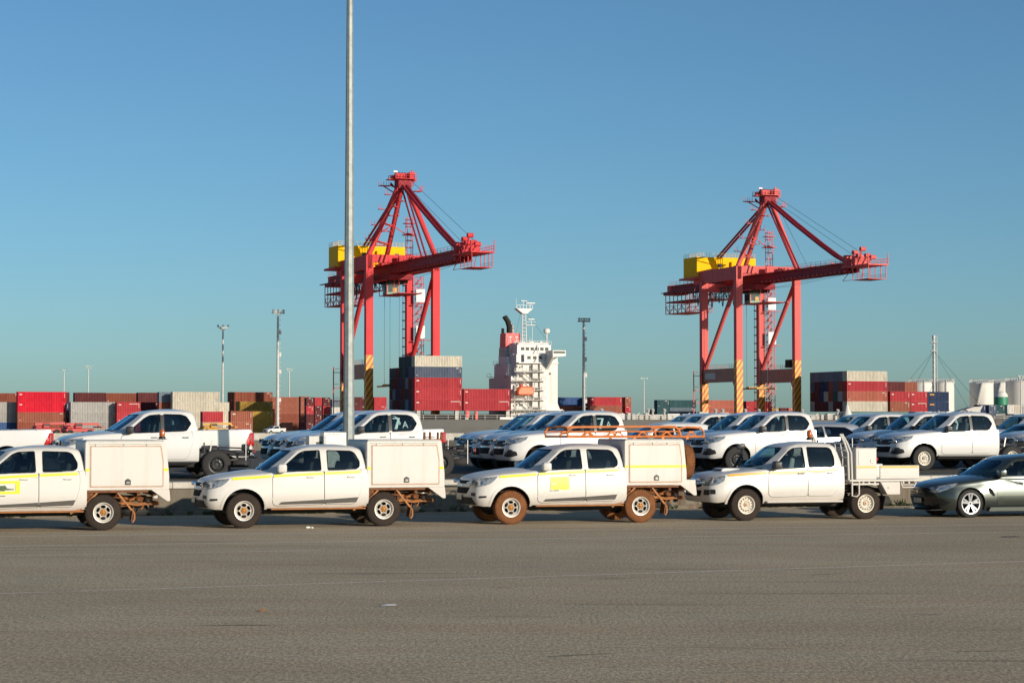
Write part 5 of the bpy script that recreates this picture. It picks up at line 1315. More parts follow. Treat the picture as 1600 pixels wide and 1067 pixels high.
yard(390, 572, ['yellow', 'yellow'], 6.5, 2.75, 'of two low yellow boxes in shade')
yard(396, 735, ['brown'], 7.0, 2.7, 'of one low brown box beyond the far pickup')
yard(429, 735, ['rust'], 6.4, 2.7, 'of one low box under the light tower')
yard(425, 760, ['brown', 'brown', 'rust', 'rust'], 12.19, 2.9, 'right of the second light tower')
yard(470, 745, ['maroon', 'brown', 'rust', 'rust'], 3.0, 2.9, 'with a narrow end before the maroon block')
for j in range(3): yard(479+j*13, 680+j, ['maroon', 'maroon', 'red', 'maroon'] if j != 1 else ['maroon', 'maroon', 'maroon', 'red'], 2.35, 2.62, ['of dark upright ends, leftmost of three', 'of dark upright ends, middle of three', 'of dark upright ends, nearest the tall pole'][j])
yard(519, 690, ['grey', 'grey', 'white', 'steel'], 3.2, 2.5, 'of pale boxes just left of the tall pole')
yard(554, 672, ['maroon', 'maroon', 'maroon', 'maroon'], 4.2, 2.62, 'of dark boxes just right of the tall pole')
yard(585, 672, ['rust', 'red', 'red', 'red'], 4.0, 2.62, 'between the striped leg and the ship')
# beyond the ship
q = dict(L=12.19, H=2.59)
yard(873, 668, ['rust', 'rust', 'rust', 'blue'], 8.4, 2.59, 'beyond the ship right of the white wheelhouse')
yard(914, 668, ['dark', 'dark', 'dark', 'dark'], 1.8, 2.59, 'beyond the ship, added for dark gap by blue box')  # near black boxes added where only a dark gap shows
yard(922, 660, ['rust', 'rust', 'rust', 'red'], 10.6, 2.59, 'beyond the ship below the third light tower', marks={3: 1})
yard(977, 664, ['brown', 'brown', 'red', 'rust'], 2.0, 2.59, 'beyond the ship, narrow end right of the red box')
yard(1027, 690, ['teal', 'teal', 'teal', 'teal'], 4.3, 2.45, 'far off left of the second crane, left part')
yard(1047, 692, ['teal', 'teal', 'steel', 'teal'], 9.2, 2.45, 'far off left of the second crane, right part')
yard(1016, 700, ['steel', 'steel', 'steel'], 2.4, 2.3, 'far off, lowest and leftmost before the second crane')
yard(1106, 680, ['green', 'pink', 'pink', 'pink'], 11.6, 2.4, 'seen between the left legs of the second crane')
yard(1166, 690, ['red', 'grey', 'red', 'red'], 9.0, 2.35, 'seen between the middle legs of the second crane')
yard(1206, 676, ['maroon', 'yellow', 'yellow'], 2.4, 2.4, 'before the last crane leg, left small box')
yard(1219, 677, ['dark', 'dark', 'maroon'], 2.4, 2.4, 'before the last crane leg, middle small box')
yard(1232, 678, ['pink', 'red', 'pink'], 2.4, 2.4, 'before the last crane leg, right small box')
cols = ['navy', 'slate', 'green', 'grey', 'white', 'grey', 'navy']
for j, x in enumerate((1529, 1545, 1556, 1573, 1583, 1593)): yard(x, 600+j, ['navy', ['slate', 'navy', 'grey', 'slate', 'white', 'grey'][j], ['navy', 'slate', 'teal', 'white', 'cream', 'grey'][j]], 2.3 if j != 2 else 3.0, 2.5, ['leftmost', 'second from left', 'middle left', 'middle right', 'second from right', 'rightmost'][j]+' of the small ones below the tanks')

# ------------------------------------------------------------ container ship
ship = thing('container_ship', 'long grey hulled container ship with white wheelhouse moored below the cranes', 'ship', P(0, bpix(686), 0), VA)
Ri = Matrix.Translation(P(0, 0, 0)) @ Matrix.Rotation(VA, 4, 'Z')
def S(a, b, z=0): return (b, -a, z)            # local ship frame: x along the hull, y away from us
ship.location = S0
def bx(m, b0, b1, a0, a1, z0, z1, mi=0, bev=0): m.bb(b0, b1, -a1, -a0, z0, z1, bev, mi); return m
BE = 20.0
m = MB('hull', 'deck_grey'); xs_ = [-22, -20, -14, -6, 20, 60, 120, 150, 168, 180, 188]; hw = [.55, .8, .95, 1, 1, 1, 1, .9, .6, .3, .03]
top = [4.2, 4.0, 3.3, 3.3, 3.3, 3.3, 3.3, 3.6, 4.5, 5.2, 5.8]; rings = []
for x, h, t in zip(xs_, hw, top):
    cy = BE/2; y = BE/2*h
    rings.append([(x, cy-y, t), (x, cy-y*.995, 0), (x, cy-y*.95, -2.2), (x, cy-y*.85, -4.5), (x, cy+y*.85, -4.5), (x, cy+y*.95, -2.2), (x, cy+y*.995, 0), (x, cy+y, t)])
vs = [v for r_ in rings for v in r_]; fs = []
for i in range(len(rings)-1):
    for k in range(8): fs.append((8*i+k, 8*i+(k+1) % 8, 8*(i+1)+(k+1) % 8, 8*(i+1)+k))
fs += [tuple(range(8)), tuple(range(8*(len(rings)-1), 8*len(rings)))]
m.add(vs, fs); m.bb(-14, 150, -.12, .0, 3.1, 3.32, 0, 0)
for z in (-.4, 1.3): m.bb(-14, 150, -.03, .01, z, z+.08)
m.build('hull', None, ship)
m = MB('deck_grey')
for k in range(0, 64):
    x = -20+k*3.2; m.bb(x, x+.09, .10, .19, 3.3, 4.4)
for z in (3.85, 4.4): m.bb(-20, 182, .12, .17, z-.05, z+.02)
m.build('deck_railing', None, ship)
m = MB('deck_grey', 'dark'); rnd = random.Random(11)
for b0, b1 in ((-6.2, 19), (52, 64), (66, 78), (80, 92), (94, 106), (113, 138)): m.bb(b0, b1, 1.0, BE-1, 3.3, 4.6, .05, 1 if b0 < 19 or b0 > 110 else 0)
m.build('hatch_coaming', None, ship)
m = MB('deck_grey', 'mast')
x = 33.0
while x < 112:      # side supports, ventilators and lashing gear
    w_ = rnd.choice([.8, 1.6, 2.6, 3.4]); h = rnd.uniform(1.0, 2.0); m.bb(x, x+w_, .5, 1.8, 3.3, 3.3+h, .04, rnd.choice([0, 0, 1]))
    if rnd.random() < .5: m.beam((x, .8, 3.4), (x+2.2, .8, 5.0), .16, .16, 1)
    if rnd.random() < .3: m.cyl((x+1, 1.0, 3.3), (x+1, 1.0, 5.6), .3, n=8, mi=0); m.cyl((x+1, 1.0, 5.4), (x+1, .7, 5.9), .42, n=8, mi=1)
    x += w_+rnd.uniform(.4, 1.4)
for x in (-5.5, 4.4, 7, 17.8): m.bb(x, x+.9, .5, 1.2, 3.3, 5.45, 0, 0)
m.build('deck_fittings', None, ship)
m = MB('funnel_red', 'deck_grey'); m.bb(7.2, 8.0, .2, .9, 3.9, 5.4); m.bb(9.6, 10.2, .2, .9, 3.2, 5.3); m.build('red_locker', None, ship)
SHIP_BEFORE = set(bpy.data.objects)
# superstructure
m = MB('ship_white', 'window_dark', 'deck_grey')
B0, B1 = 19.9, 31.9
bx(m, B0+1.2, B1, -6.5, -4.4, 3.3, 23.3); bx(m, B0+7.3, B1-.05, -4.5, -1.2, 3.3, 23.25); bx(m, B0, B0+5.2, -5.0, -2.6, 3.3, 16.5); bx(m, B0+1.3, B0+5.25, -4.6, -2.3, 3.3, 23.2)        # main block
bx(m, B0+.1, B1-.4, -14.5, -4.9, 3.3, 20.2); bx(m, B0+.2, B1-1, -18.5, -14.4, 3.3, 16.2); bx(m, B0+.3, B1-.5, -12, -6.4, 20.1, 22.6)
m.build('wheelhouse_block', None, ship)
m = MB('ship_white', 'window_dark')
bx(m, B0+2.0, B1-.9, -15, -3.5, 23.3, 26.2); bx(m, B0+2.8, B1-1.2, -14, -4.5, 26.2, 26.9)
for k in range(6): bx(m, B0+3.0+k*1.3, B0+3.9+k*1.3, -3.5, -3.44, 24.5, 25.4, 1)
bx(m, B0+3.6, B0+6.2, -1.19, -1.16, 21.9, 22.7, 1) if False else None
m.build('bridge', None, ship)
m = MB('ship_white', 'window_dark')      # bridge deck and wing towards us
bx(m, B0+1.4, B1+.1, -17, -.9, 20.4, 20.75); bx(m, B0+3.0, B1-.2, -1.6, -1.25, 20.7, 23.3)
for k in range(4): bx(m, B0+3.8+k*1.55, B0+4.7+k*1.55, -1.26, -1.20, 21.7, 22.6, 1)
m.prism([(B1-3.2, 22.2), (B1-3.2, 24.3), (B1+.3, 24.3), (B1+.3, 22.6)], 'y', -3.2, 1.6, 0); m.bb(B1-3.0, B1+.1, -3.23, -3.18, 23.4, 24.0, 0, 1)
m.prism([(1.6, 18.2), (-3.1, 22.3), (1.6, 22.3)], 'x', B1-3.2, B1-2.6, 0); m.build('bridge_wing', None, ship)
# open decks on the near side: dark recesses, galleries, stairs
m = MB('ship_white', 'deck_grey', 'window_dark', 'mast')
for k, z in enumerate((6.2, 9.2, 12.2, 15.0, 17.8)):
    bx(m, B0-.2, B0+8.4, -1.8, .2 if k else .6, z, z+.16)
    for j in range(9): bx(m, B0-.1+j*1.03, B0-.02+j*1.03, .02, .12, z+.16, z+1.15, 1)
    for dz in (.6, 1.1): bx(m, B0-.1, B0+8.3, .03, .09, z+dz, z+dz+.06, 1)
    if z < 17: m.beam((B0+2.2, .9, z+2.9), (B0+5.0, .9, z+.1), .7, .12, 0)
    for b in (B0+.9, B0+2.3): bx(m, b, b+.45, -1.59, -1.54, z+1.3, z+1.9, 2)
for z in (7.0, 9.9, 12.9, 15.8, 18.3): bx(m, B0+7.1, B0+8.5, -1.19, -1.13, z, z+1.8, 3); bx(m, B0+5.2, B0+6.6, -1.19, -1.13, z, z+1.8, 3)
bx(m, B0+9.6, B0+10.1, -1.19, -1.13, 17.0, 17.6, 2)
for k in range(5): bx(m, B0+1+k*1.2, B0+1.5+k*1.2, -1.59, -1.53, 4.3, 4.9, 2)
m.build('side_galleries', None, ship)
m = MB('ship_white', 'deck_grey'); bx(m, B0-4, B0+14.5, -3, .1, 3.3, 3.9)
for j in range(14): bx(m, B0-2+j*1.15, B0-1.9+j*1.15, .0, .08, 3.9, 5.6, 1)
bx(m, B0-2, B1+1.2, .0, .08, 5.5, 5.6); m.prism([(B1-.2, 3.9), (B1-.2, 7.6), (B1+1.4, 3.9)], 'y', 1.2, 1.5, 0); bx(m, B1-3.5, B1+.9, -1.6, -.1, 5.6, 5.85); m.build('poop_rail', None, ship)
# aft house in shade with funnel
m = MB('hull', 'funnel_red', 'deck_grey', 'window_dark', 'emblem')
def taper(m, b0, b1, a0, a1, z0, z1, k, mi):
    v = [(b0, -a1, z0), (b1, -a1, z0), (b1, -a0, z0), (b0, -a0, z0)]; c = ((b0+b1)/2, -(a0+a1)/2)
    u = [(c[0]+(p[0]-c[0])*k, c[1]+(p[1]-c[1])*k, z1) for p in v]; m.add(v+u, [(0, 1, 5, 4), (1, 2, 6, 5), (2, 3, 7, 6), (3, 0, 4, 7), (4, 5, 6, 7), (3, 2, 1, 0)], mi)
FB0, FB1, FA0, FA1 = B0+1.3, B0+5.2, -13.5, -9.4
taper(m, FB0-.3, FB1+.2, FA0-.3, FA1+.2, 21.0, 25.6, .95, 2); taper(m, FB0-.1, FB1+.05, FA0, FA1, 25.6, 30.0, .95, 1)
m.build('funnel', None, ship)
m = MB('emblem')      # pale crest on the funnel: a wreath of bars under a short beam
cx, cy_, cz = (FB0+FB1)/2, -FA1+.08, 27.7
yy = cy_-.06
for s in (-1, 1):
    pts = [(cx+s*(.45+.45*sin(q)), yy, cz-.9*cos(q)+.1) for q in [k/6*pi*.8+.2 for k in range(7)]]; m.tube(pts, .13, 5); m.tube([(cx+s*1.25+s*.2*sin(k), yy, cz-.7+k*.4) for k in range(5)], .08, 5)
m.bb(cx-1.3, cx-.4, yy-.1, yy, cz+1.0, cz+1.25); m.bb(cx+.4, cx+1.3, yy-.1, yy, cz+1.0, cz+1.25); m.bb(cx-.9, cx+.9, yy-.1, yy, cz-1.45, cz-1.2); m.build('funnel_crest', None, ship)
m = MB('dark', 'deck_grey'); m.tube([(cx-.3, 11.3, 30), (cx-.3, 11.3, 32), (cx-.7, 11.2, 33.6), (cx-1.7, 11, 35.2)], .7, 10); m.tube([(cx+1.0, 12.5, 30), (cx+1.0, 12.4, 31.8), (cx+.2, 12.2, 33.4)], .45, 8, 1)
m.cyl((cx-1.6, 12.5, 30), (cx-1.6, 12.5, 31.6), .4, n=8); m.build('exhaust_pipes', None, ship)
# radar mast
m = MB('ship_white', 'mast'); rb = bpix(839); ry = 9.0
for (dx, dy) in ((-.6, -.6), (.6, -.6), (0, .7)): m.tube([(rb+dx, ry+dy, 26.0), (rb+dx*.6, ry+dy*.6, 37)], .13, 6)
for k in range(9): z = 27+k*1.15; m.bb(rb-.55, rb+.55, ry-.6, ry-.5, z, z+.12, 0, 1)
m.prism([(rb-.5, 36.0), (rb-2.2, 37.6), (rb+2.2, 37.6), (rb+.6, 36.0)], 'y', ry-1, ry+1, 0)
for k in range(6): m.bb(rb-2.2+k*.85, rb-2.1+k*.85, ry-1, ry-.92, 37.6, 38.7)
m.bb(rb-2.2, rb+2.2, ry-1, ry-.94, 38.6, 38.7); m.bb(rb+.6, rb+3.0, ry-.4, ry+.4, 39.2, 39.5); m.cyl((rb+1.8, ry, 37.6), (rb+1.8, ry, 39.3), .12, n=6); m.cyl((rb-2.0, ry, 37.6), (rb-2.0, ry, 40.6), .06, n=5); m.cyl((rb, ry, 37.6), (rb, ry, 40.2), .08, n=5); m.bb(rb-.8, rb+.9, ry-.3, ry+.3, 39.9, 40.1)
m.bb(rb+.3, rb+3.0, ry-.9, ry+.5, 32.4, 32.6); m.bb(rb+.3, rb+3.0, ry-.9, ry-.84, 33.4, 33.5); m.bb(rb+1.2, rb+2.8, ry-.4, ry, 34.2, 34.5); m.cyl((rb+2, ry-.2, 32.6), (rb+2, ry-.2, 34.3), .1, n=6); m.tube([(rb+2.4, ry, 26), (rb+2.4, ry, 32.4)], .07, 5)
m.build('radar_mast', None, ship)
m = MB('ship_white'); b = bpix(871); m.cyl((b, 7, 26.5), (b, 7, 30.0), .18, n=8); m.lathe([(.01, 0), (.7, .25), (.85, .9), (.7, 1.5), (.01, 1.8)], (b, 7, 29.8), 'z', 14); m.build('satellite_dome', None, ship)
m = MB('rope')
for p0, p1 in (((rb, ry, 37.5), (B0+11, 4, 26.5)), ((rb-.5, ry, 37.5), (B0+1.2, 6, 23))): m.tube([p0, p1], .035, 4)
m.build('stays', None, ship)
m = MB('lifeboat', 'dark'); lb = bpix(820)
pr = [(-3.0, 7.5), (-2.9, 8.6), (-2.0, 9.9), (2.2, 9.9), (2.9, 8.9), (3.0, 8.2), (2.4, 7.3), (-2.2, 7.2)]
m.prism([(lb+p[0]*.78, p[1]+3.4) for p in pr], 'y', -1.0, 1.3, 0, .35); m.build('lifeboat', None, ship)
m = MB('ship_white', 'mast');
for s in (-1, 1): m.tube([(lb+s*2.3, 1.4, 5.0), (lb+s*2.6, 0, 13.4), (lb+s*2.4, -.6, 14.4)], .14, 6)
m.build('davit', None, ship)
m = MB('funnel_red'); m.lathe([(.01, 0), (.4, .3), (.4, .6), (.01, .9)], (bpix(815), .4, 13.2), 'z', 10); m.build('red_float', None, ship)
m = MB('tank_green', 'machine_yellow'); m.bb(bpix(868), bpix(873), .02, .1, 3.5, 4.3, 0, 1); m.bb(bpix(812), bpix(816), .05, .15, 4.2, 5.0, 0, 1); m.bb(bpix(824), bpix(828), .05, .15, 4.2, 5.0, 0, 1); m.build('yellow_marker', None, ship)
m = MB('ship_white', 'mast'); rnd = random.Random(9)
for k in range(14): x = B0+1.5+k*.75; m.bb(x, x+.06, 3.6, 3.68, 26.2, 27.4)
for z in (26.8, 27.35): m.bb(B0+1.5, B1-1.0, 3.6, 3.66, z, z+.07)
m.build('roof_railing', None, ship); m = MB('ship_white', 'mast')
for k in range(9): x = B0+2+rnd.uniform(0, 8.5); m.cyl((x, 5+k*.8, 26.2), (x, 5+k*.8, 26.9+rnd.uniform(.8, 3.0)), .05, n=5); m.bb(x-.2, x+.3, 5+k*.8, 5.5+k*.8, 26.2, 26.9+rnd.uniform(.1, .8)); m.build('aerial', None, ship); m = MB('ship_white', 'mast')
for (x, y, z) in ((B0-.8, 16, 16.5), (B0-.6, 12, 20.3), (B0-.5, 6, 16.6)): m.bb(x, x+.9, y-1.5, y+1.5, z, z+.12); m.bb(x, x+.06, y-1.5, y+1.5, z+.9, z+1.0); m.bb(x, x+.06, y-1.5, y-1.4, z, z+1); m.bb(x, x+.06, y+1.4, y+1.5, z, z+1); m.build('side_landing', None, ship); m = MB('ship_white', 'mast')
m.tube([(B1-4.6, 3.4, 26.2), (B1-5.4, 1.4, 22.5), (B1-6.4, .6, 20.8)], .12, 5)
m.build('boat_crane', None, ship)
for o in set(bpy.data.objects)-SHIP_BEFORE:
    if o.parent == ship and o.name.split('.')[0] != 'poop_rail': o.scale.z = .8136; o.location.z = 3.3*(1-.8136)
NTH = ['', 'second', 'third', 'fourth', 'fifth', 'sixth', 'seventh', 'eighth', 'ninth']
# containers carried on deck: rows across, each box a thing
def ship_bay(b0, L, rows, base=5.5, H=2.66, where='', rnd=random.Random(2)):
    for r_, tiers in enumerate(rows):
        for k, c in enumerate(tiers):
            if c is None: continue
            hidden = r_ > 0 and False
            mk = 4 if r_ == 0 else 0
            if r_ == 0 and c in ('red', 'navy'): mk = {'red': 1, 'navy': 2}[c]
            if r_ == 0 and c == 'red' and k == 0: mk = 3
            pos = 'top' if k == len(tiers)-1 else ORD[k]
            rw = 'front row' if r_ == 0 else NTH[r_]+' row back'
            p = P(-.25-r_*2.475, b0, base+k*H)
            container(p, VA, L, H-.03, c, mk, f'{CN[c]} container, {pos} tier, {rw}, {where}', 'containers carried on the ship')
rr_ = random.Random(21); dk = ['maroon', 'maroon', 'navy', 'dark', 'slate', 'teal', 'maroon', 'steel']
def dcol(n): return [rr_.choice(dk) for _ in range(n)]
rows = [['red', 'red', 'red', 'slate', 'cream']]+[dcol(4)+['teal'] for _ in range(4)]+[dcol(3)+['teal', 'slate'], dcol(4), dcol(3)+['slate']]
rows[5] = dcol(4)
ship_bay(-6.1, 12.19, rows, where='tall stern stack')
rows2 = [['red', 'red']]+[['red', 'red']]*2+[['maroon', 'red']]+[['maroon', 'maroon']]*2
ship_bay(6.55, 12.19, rows2, where='red stack by the wheelhouse')
dk = ['maroon', 'maroon', 'brown', 'navy', 'steel', 'teal', 'slate', 'grey', 'maroon']
ship_bay(113.9, 12.19, [['cream', 'pink', 'red', 'cream']]+[dcol(3)+['steel'] for _ in range(7)], where='tall bow stack')
for r_, (c1, c2) in enumerate([('rust', 'red')]+[(rr_.choice(dk), rr_.choice(dk)) for _ in range(3)]):
    ship_bay(127.0, 6.06, [[c1, c2]] if r_ == 0 else [], where='short bow stack left half')
ship_bay(133.2, 5.2, [['red', 'red'], ['dark', 'dark']], where='short bow stack right half')
for rws, b, L, w_ in (([None, ['maroon', 'maroon', 'maroon'], ['maroon', 'dark', 'rust', ], ['dark', 'dark', 'steel']], 127.0, 6.06, 'short bow stack left half'), ([None, None, ['dark', 'maroon', 'rust'], ['dark', 'maroon', 'rust']], 133.2, 5.2, 'short bow stack right half')):
    ship_bay(b, L, [x or [] for x in rws], where=w_)
ship_bay(138.6, 6.5, [['navy', 'navy'], ['navy', 'navy']], where='last dark stack toward the bow')
m = MB('box_white'); c = P(.2, bpix(1321), 3.3)
m.lathe([(1.3, 0), (1.2, 1.6), (.7, 2.4), (.55, 3.2), (.2, 4.0)], (0, 0, 0), 'z', 10); tag(m.build('white_ventilator', None, None, loc=P(.9, bpix(1321), 3.3)), 'small white rounded ventilator cowl at the foot of the tall bow stack', 'ventilator')

# ------------------------------------------------------------ ship to shore cranes
def make_crane(label):
    """local frame: x along the boom towards the water, y along the rails, z up"""
    c = thing('gantry_crane', label, 'crane', group='ship to shore gantry cranes')
    G, Bh = 10.35, 8.9; ZT = 44.9; m_ = 'crane_red'
    def leg(a, b):
        m = MB('crane_red', 'stripe', 'stripe_shade'); far = a < 0
        zs_ = 14.0 if far else (19.5 if True else 14)
        lo = 1 if True else 2
        m.bb(a-.8, a+.8, b-.95, b+.95, zs_, ZT-(3 if far else 0), .0, 0)
        m.bb(a-.8, a+.8, b-.95, b+.95, 2.6, zs_, .0, 1)
        m.bb(a-1.3, a+1.3, b-3.2, b+3.2, 1.2, 2.6, .1, 0)
        m.build('leg', None, c)
        m = MB('dark', 'crane_red')
        for q in (-2.6, -1.4, 1.4, 2.6): m.cyl((a-.3, b+q, .55), (a+.3, b+q, .55), .5, n=14); m.bb(a-.5, a+.5, b+q-.5, b+q+.5, .7, 1.3, 0, 1)
        m.build('bogie', None, c)
    for a in (-G, G):
        for b in (-Bh, Bh): leg(a, b)
    for b in (-Bh, Bh):
        m = MB('stripe_shade', 'crane_red', 'crane_white')
        m.prism([(-G+.8, 13.6), (-G+.8, 17.3), (G-.8, 17.3), (G-.8, 11.5), (G-2.2, 13.6)], 'y', b-.7, b+.7, 0)
        m.prism([(-G-.82, 13.3), (-G-.82, 17.6), (-G+.8, 17.6), (-G+.8, 13.3)], 'y', b-.97, b+.97, 1)
        m.build('portal_beam', None, c)
        m = MB('crane_red'); 
        for k in range(15): x = -G+1.5+k*1.25; m.bb(x, x+.07, b-.7, b-.63, 17.3, 18.4)
        for z in (17.85, 18.4): m.bb(-G+1.5, G-1.2, b-.7, b-.62, z-.06, z)
        m.build('railing', None, c)
        m = MB(m_); m.tube([(-G+.6, b, 17.0), (G-.9, b, 40.5)], .62, 12); m.build('diagonal_brace', None, c)
        m = MB(m_); m.bb(-15.5, G+.8, b-.6, b+.6, 41.3, ZT-.1); m.build('side_girder', None, c)
    m = MB('crane_white', 'mast'); m.bb(-G+2.2, -G+8.4, -Bh-.76, -Bh-.72, 14.5, 16.2, 0, 1); m.build('nameplate', None, c)
    m = MB(m_); m.bb(G-.7, G+.75, -Bh+.95, Bh-.95, 42.9, ZT-.02); m.build('cross_beam', None, c)
    m = MB(m_); m.bb(-G-.7, -G+.7, -Bh+.95, Bh-.95, 38.9, 41.2); m.build('cross_beam', None, c)
    # boom: two girders with walkway and trolley rails
    m = MB('crane_dark', 'crane_red')
    for y in (-1.6, 1.6): m.bb(-46, 55.5, y-.5, y+.5, 40.6, 42.7); m.bb(-46, 55.5, y-.7, y+.7, 40.4, 40.62)
    for k in range(26): x = -45+k*4; m.bb(x, x+.5, -1.1, 1.1, 41.6, 42.4)
    for k in range(20): x = 12+k*2.3; m.bb(x, x+.35, -2.7, -2.3, 40.4, 40.75, 0, 1)
    m.build('boom', None, c)
    m = MB('crane_red')
    for y in (-2.6, 2.6):
        m.bb(-46, 55.5, y-.45, y+.45, 42.7, 42.8)
        for k in range(42): x = -46+k*2.5; m.bb(x, x+.08, y-.04, y+.04, 42.8, 43.9)
        for z in (43.35, 43.9): m.bb(-46, 55.5, y-.03, y+.03, z-.06, z)
    rnd = random.Random(4)
    for k in range(22): x = rnd.uniform(-12, 45); s_ = rnd.uniform(.3, 1.0); m.bb(x, x+s_, rnd.choice([-1.9, 1.2]), 2.0, 42.75, 42.8+rnd.uniform(.4, 1.9))
    m.build('walkway', None, c)
    m = MB('crane_red', 'crane_dark', 'crane_white')      # boom tip platforms
    m.bb(55, 68, -2.9, 2.9, 41.4, 41.75)
    m.bb(55.5, 57, -2.6, 2.6, 41.7, 44.6); m.bb(59, 60.2, -2.2, 2.2, 41.7, 44.2)
    for k in range(9): x = 55.5+k*1.5; m.bb(x, x+.09, -2.9, -2.8, 41.75, 43.4+.9*(k % 3 == 0)); m.bb(x, x+.09, 2.8, 2.9, 41.75, 43.2)
    for z in (42.4, 43.0): m.bb(55, 68, -2.92, -2.84, z, z+.07); m.bb(55, 68, 2.84, 2.92, z, z+.07); m.bb(67.9, 68, -2.9, 2.9, z, z+.07)
    m.bb(67.85, 68, -2.9, -2.75, 41.7, 44.4); m.bb(67.85, 68, 2.75, 2.9, 41.7, 44.4)
    for (x, z) in ((57.5, 45.2), (59.5, 44.2), (61.2, 45.8), (63.5, 44.0), (66, 43.4)): m.beam((x, -2, 41.7), (x+.9, -1, z), .35, .35); m.cyl((x+.9, -1.6, z), (x+.9, -.2, z), .55, n=12)
    m.bb(60, 67.5, -2.5, 2.5, 38.0, 38.15)
    for x in (60, 62.5, 65, 67.5): 
        for y in (-2.5, 2.5): m.bb(x-.08, x+.08, y-.08, y+.08, 38.1, 41.4)
    for z in (38.7, 39.2): m.bb(60, 67.5, -2.55, -2.47, z, z+.07); m.bb(60, 67.5, 2.47, 2.55, z, z+.07)
    m.beam((55, -2.5, 38.2), (60, -2.5, 41.2), .12, .12); m.beam((55, 2.5, 38.2), (57, 2.5, 41.2), .12, .12); m.bb(55, 60, -2.5, -2.4, 38.1, 38.2)
    m.build('boom_tip_platform', None, c)
    # mast (A-frame)
    AX, AZ = G+.3, 63.0
    for s in (-1, 1):
        m = MB(m_); m.tube([(G, s*Bh, ZT), (AX, s*.9, AZ)], .68, 12); m.build('mast_leg', None, c)
        m = MB('crane_dark'); m.tube([(AX-1, s*.5, AZ-1), (-15.5, -1.8+s*.5, 48.9)], .30, 8); m.build('backstay', None, c)
        m = MB('crane_dark'); m.tube([(AX+.8, s*.55, AZ-.3), (26, s*.55, 55.3), (40, s*.55, 48.6), (48, s*.55, 45.0), (54.5, s*.55, 42.7)], .42, 8); m.build('outer_forestay', None, c)
        m = MB('crane_dark'); m.tube([(AX+.6, s*.5, AZ-1), (27.5, s*.6, 42.7)], .24, 8); m.build('inner_forestay', None, c)
    m = MB(m_); m.tube([(-5, .3, 43.2), (AX-.7, 0, AZ-.4)], .62, 12); m.build('mast_leg', None, c)
    m = MB('crane_red')
    for z in (48.5, 53, 57.5): t_ = (z-44.9)/18.1; m.beam((G+.15, -Bh*(1-t_)-.7, z), (-5+15*(z-43.2)/19.5, 0, z), .9, .25)
    m.build('mast_tie', None, c)
    m = MB('crane_red', 'crane_dark', 'crane_white')      # apex sheaves and platforms
    m.bb(AX-1.6, AX+1.6, -1.8, 1.8, AZ-1.4, AZ+1.0, .2, 1); m.bb(AX-1.2, AX+1.2, -4.2, 3.4, AZ+.9, AZ+1.1)
    m.bb(AX-3.2, AX+2.6, -2.8, 2.8, AZ+1.1, AZ+1.25); 
    for y in (-1.6, -.8, 0, .8, 1.6): m.cyl((AX-.6, y-.2, AZ+2.0), (AX-.6, y+.2, AZ+2.0), 1.0, n=16, mi=1)
    m.bb(AX-.5, AX+.3, -1.9, 1.9, AZ+1.2, AZ+2.6); m.bb(AX-.2, AX+.1, 2.2, 2.6, AZ+1.2, AZ+3.6); m.bb(AX-.9, AX-.6, -2.3, -1.2, AZ+3.0, AZ+3.4, 0, 2)
    for x in (-3.2, 2.6):
        for y in (-2.8, -1.4, 0, 1.4, 2.8): m.bb(AX+x-.05, AX+x+.05, y-.05, y+.05, AZ+1.2, AZ+2.4)
        m.bb(AX+x-.05, AX+x+.05, -2.8, 2.8, AZ+2.3, AZ+2.4); m.bb(AX+x-.05, AX+x+.05, -2.8, 2.8, AZ+1.8, AZ+1.86)
    m.bb(AX-4.8, AX-2.8, -5.0, -2.2, AZ-.3, AZ-.15)
    for k in range(5): m.bb(AX-4.8, AX-4.7, -5+k*.7, -4.92+k*.7, AZ-.2, AZ+1.0)
    m.beam((AX-4, -4.0, AZ-.2), (AX-1, -1, AZ-2.8), .25, .25, 1); m.bb(AX-.2, AX+2.2, 2.6, 4.6, AZ-1.9, AZ-1.75)
    for k in range(4): m.bb(AX-.2+k*.75, AX-.12+k*.75, 4.5, 4.6, AZ-1.8, AZ-.4)
    rnd = random.Random(31)
    for k in range(16):
        x, y, z = AX+rnd.uniform(-2.6, 1.8), rnd.uniform(-2.4, 2.0), AZ+rnd.uniform(-2.2, 2.2); m.beam((x, y, z), (x+rnd.uniform(-1, 1.4), y+rnd.uniform(-1.2, 1.2), z+rnd.uniform(.3, 1.5)), rnd.uniform(.12, .45), rnd.uniform(.12, .4), rnd.choice([0, 0, 1]))
    m.bb(AX-2.4, AX-1.2, -2.6, -1.6, AZ+1.2, AZ+2.3); m.bb(AX+.9, AX+1.9, 1.2, 2.6, AZ+1.2, AZ+2.9)
    m.build('apex_head', None, c)
    m = MB('crane_red')      # small landings up the mast leg
    for k, t in enumerate((.13, .33, .55, .76)):
        p = Vector((G, -Bh, ZT)).lerp(Vector((AX, -.9, AZ)), t); s = 1 if k % 2 == 0 else 1
        m.bb(p.x-.4, p.x+.9, p.y+.5, p.y+3.4, p.z-.1, p.z+.05); m.bb(p.x-1.0, p.x+.4, p.y-3.0+1.2, p.y-.3, p.z+1.5, p.z+1.65)
        for q in (.6, 2, 3.3): m.bb(p.x+.8, p.x+.88, p.y+q, p.y+q+.08, p.z, p.z+1.1)
        for q in (-1.75, -.9, ): m.bb(p.x-.95, p.x-.87, p.y+q, p.y+q+.08, p.z+1.6, p.z+2.8)
    m.tube([(G-.6, -Bh+.2, ZT), (AX-1.0, -1.6, AZ-1)], .10, 5)
    m.build('mast_landings', None, c)
    m = MB('rope')
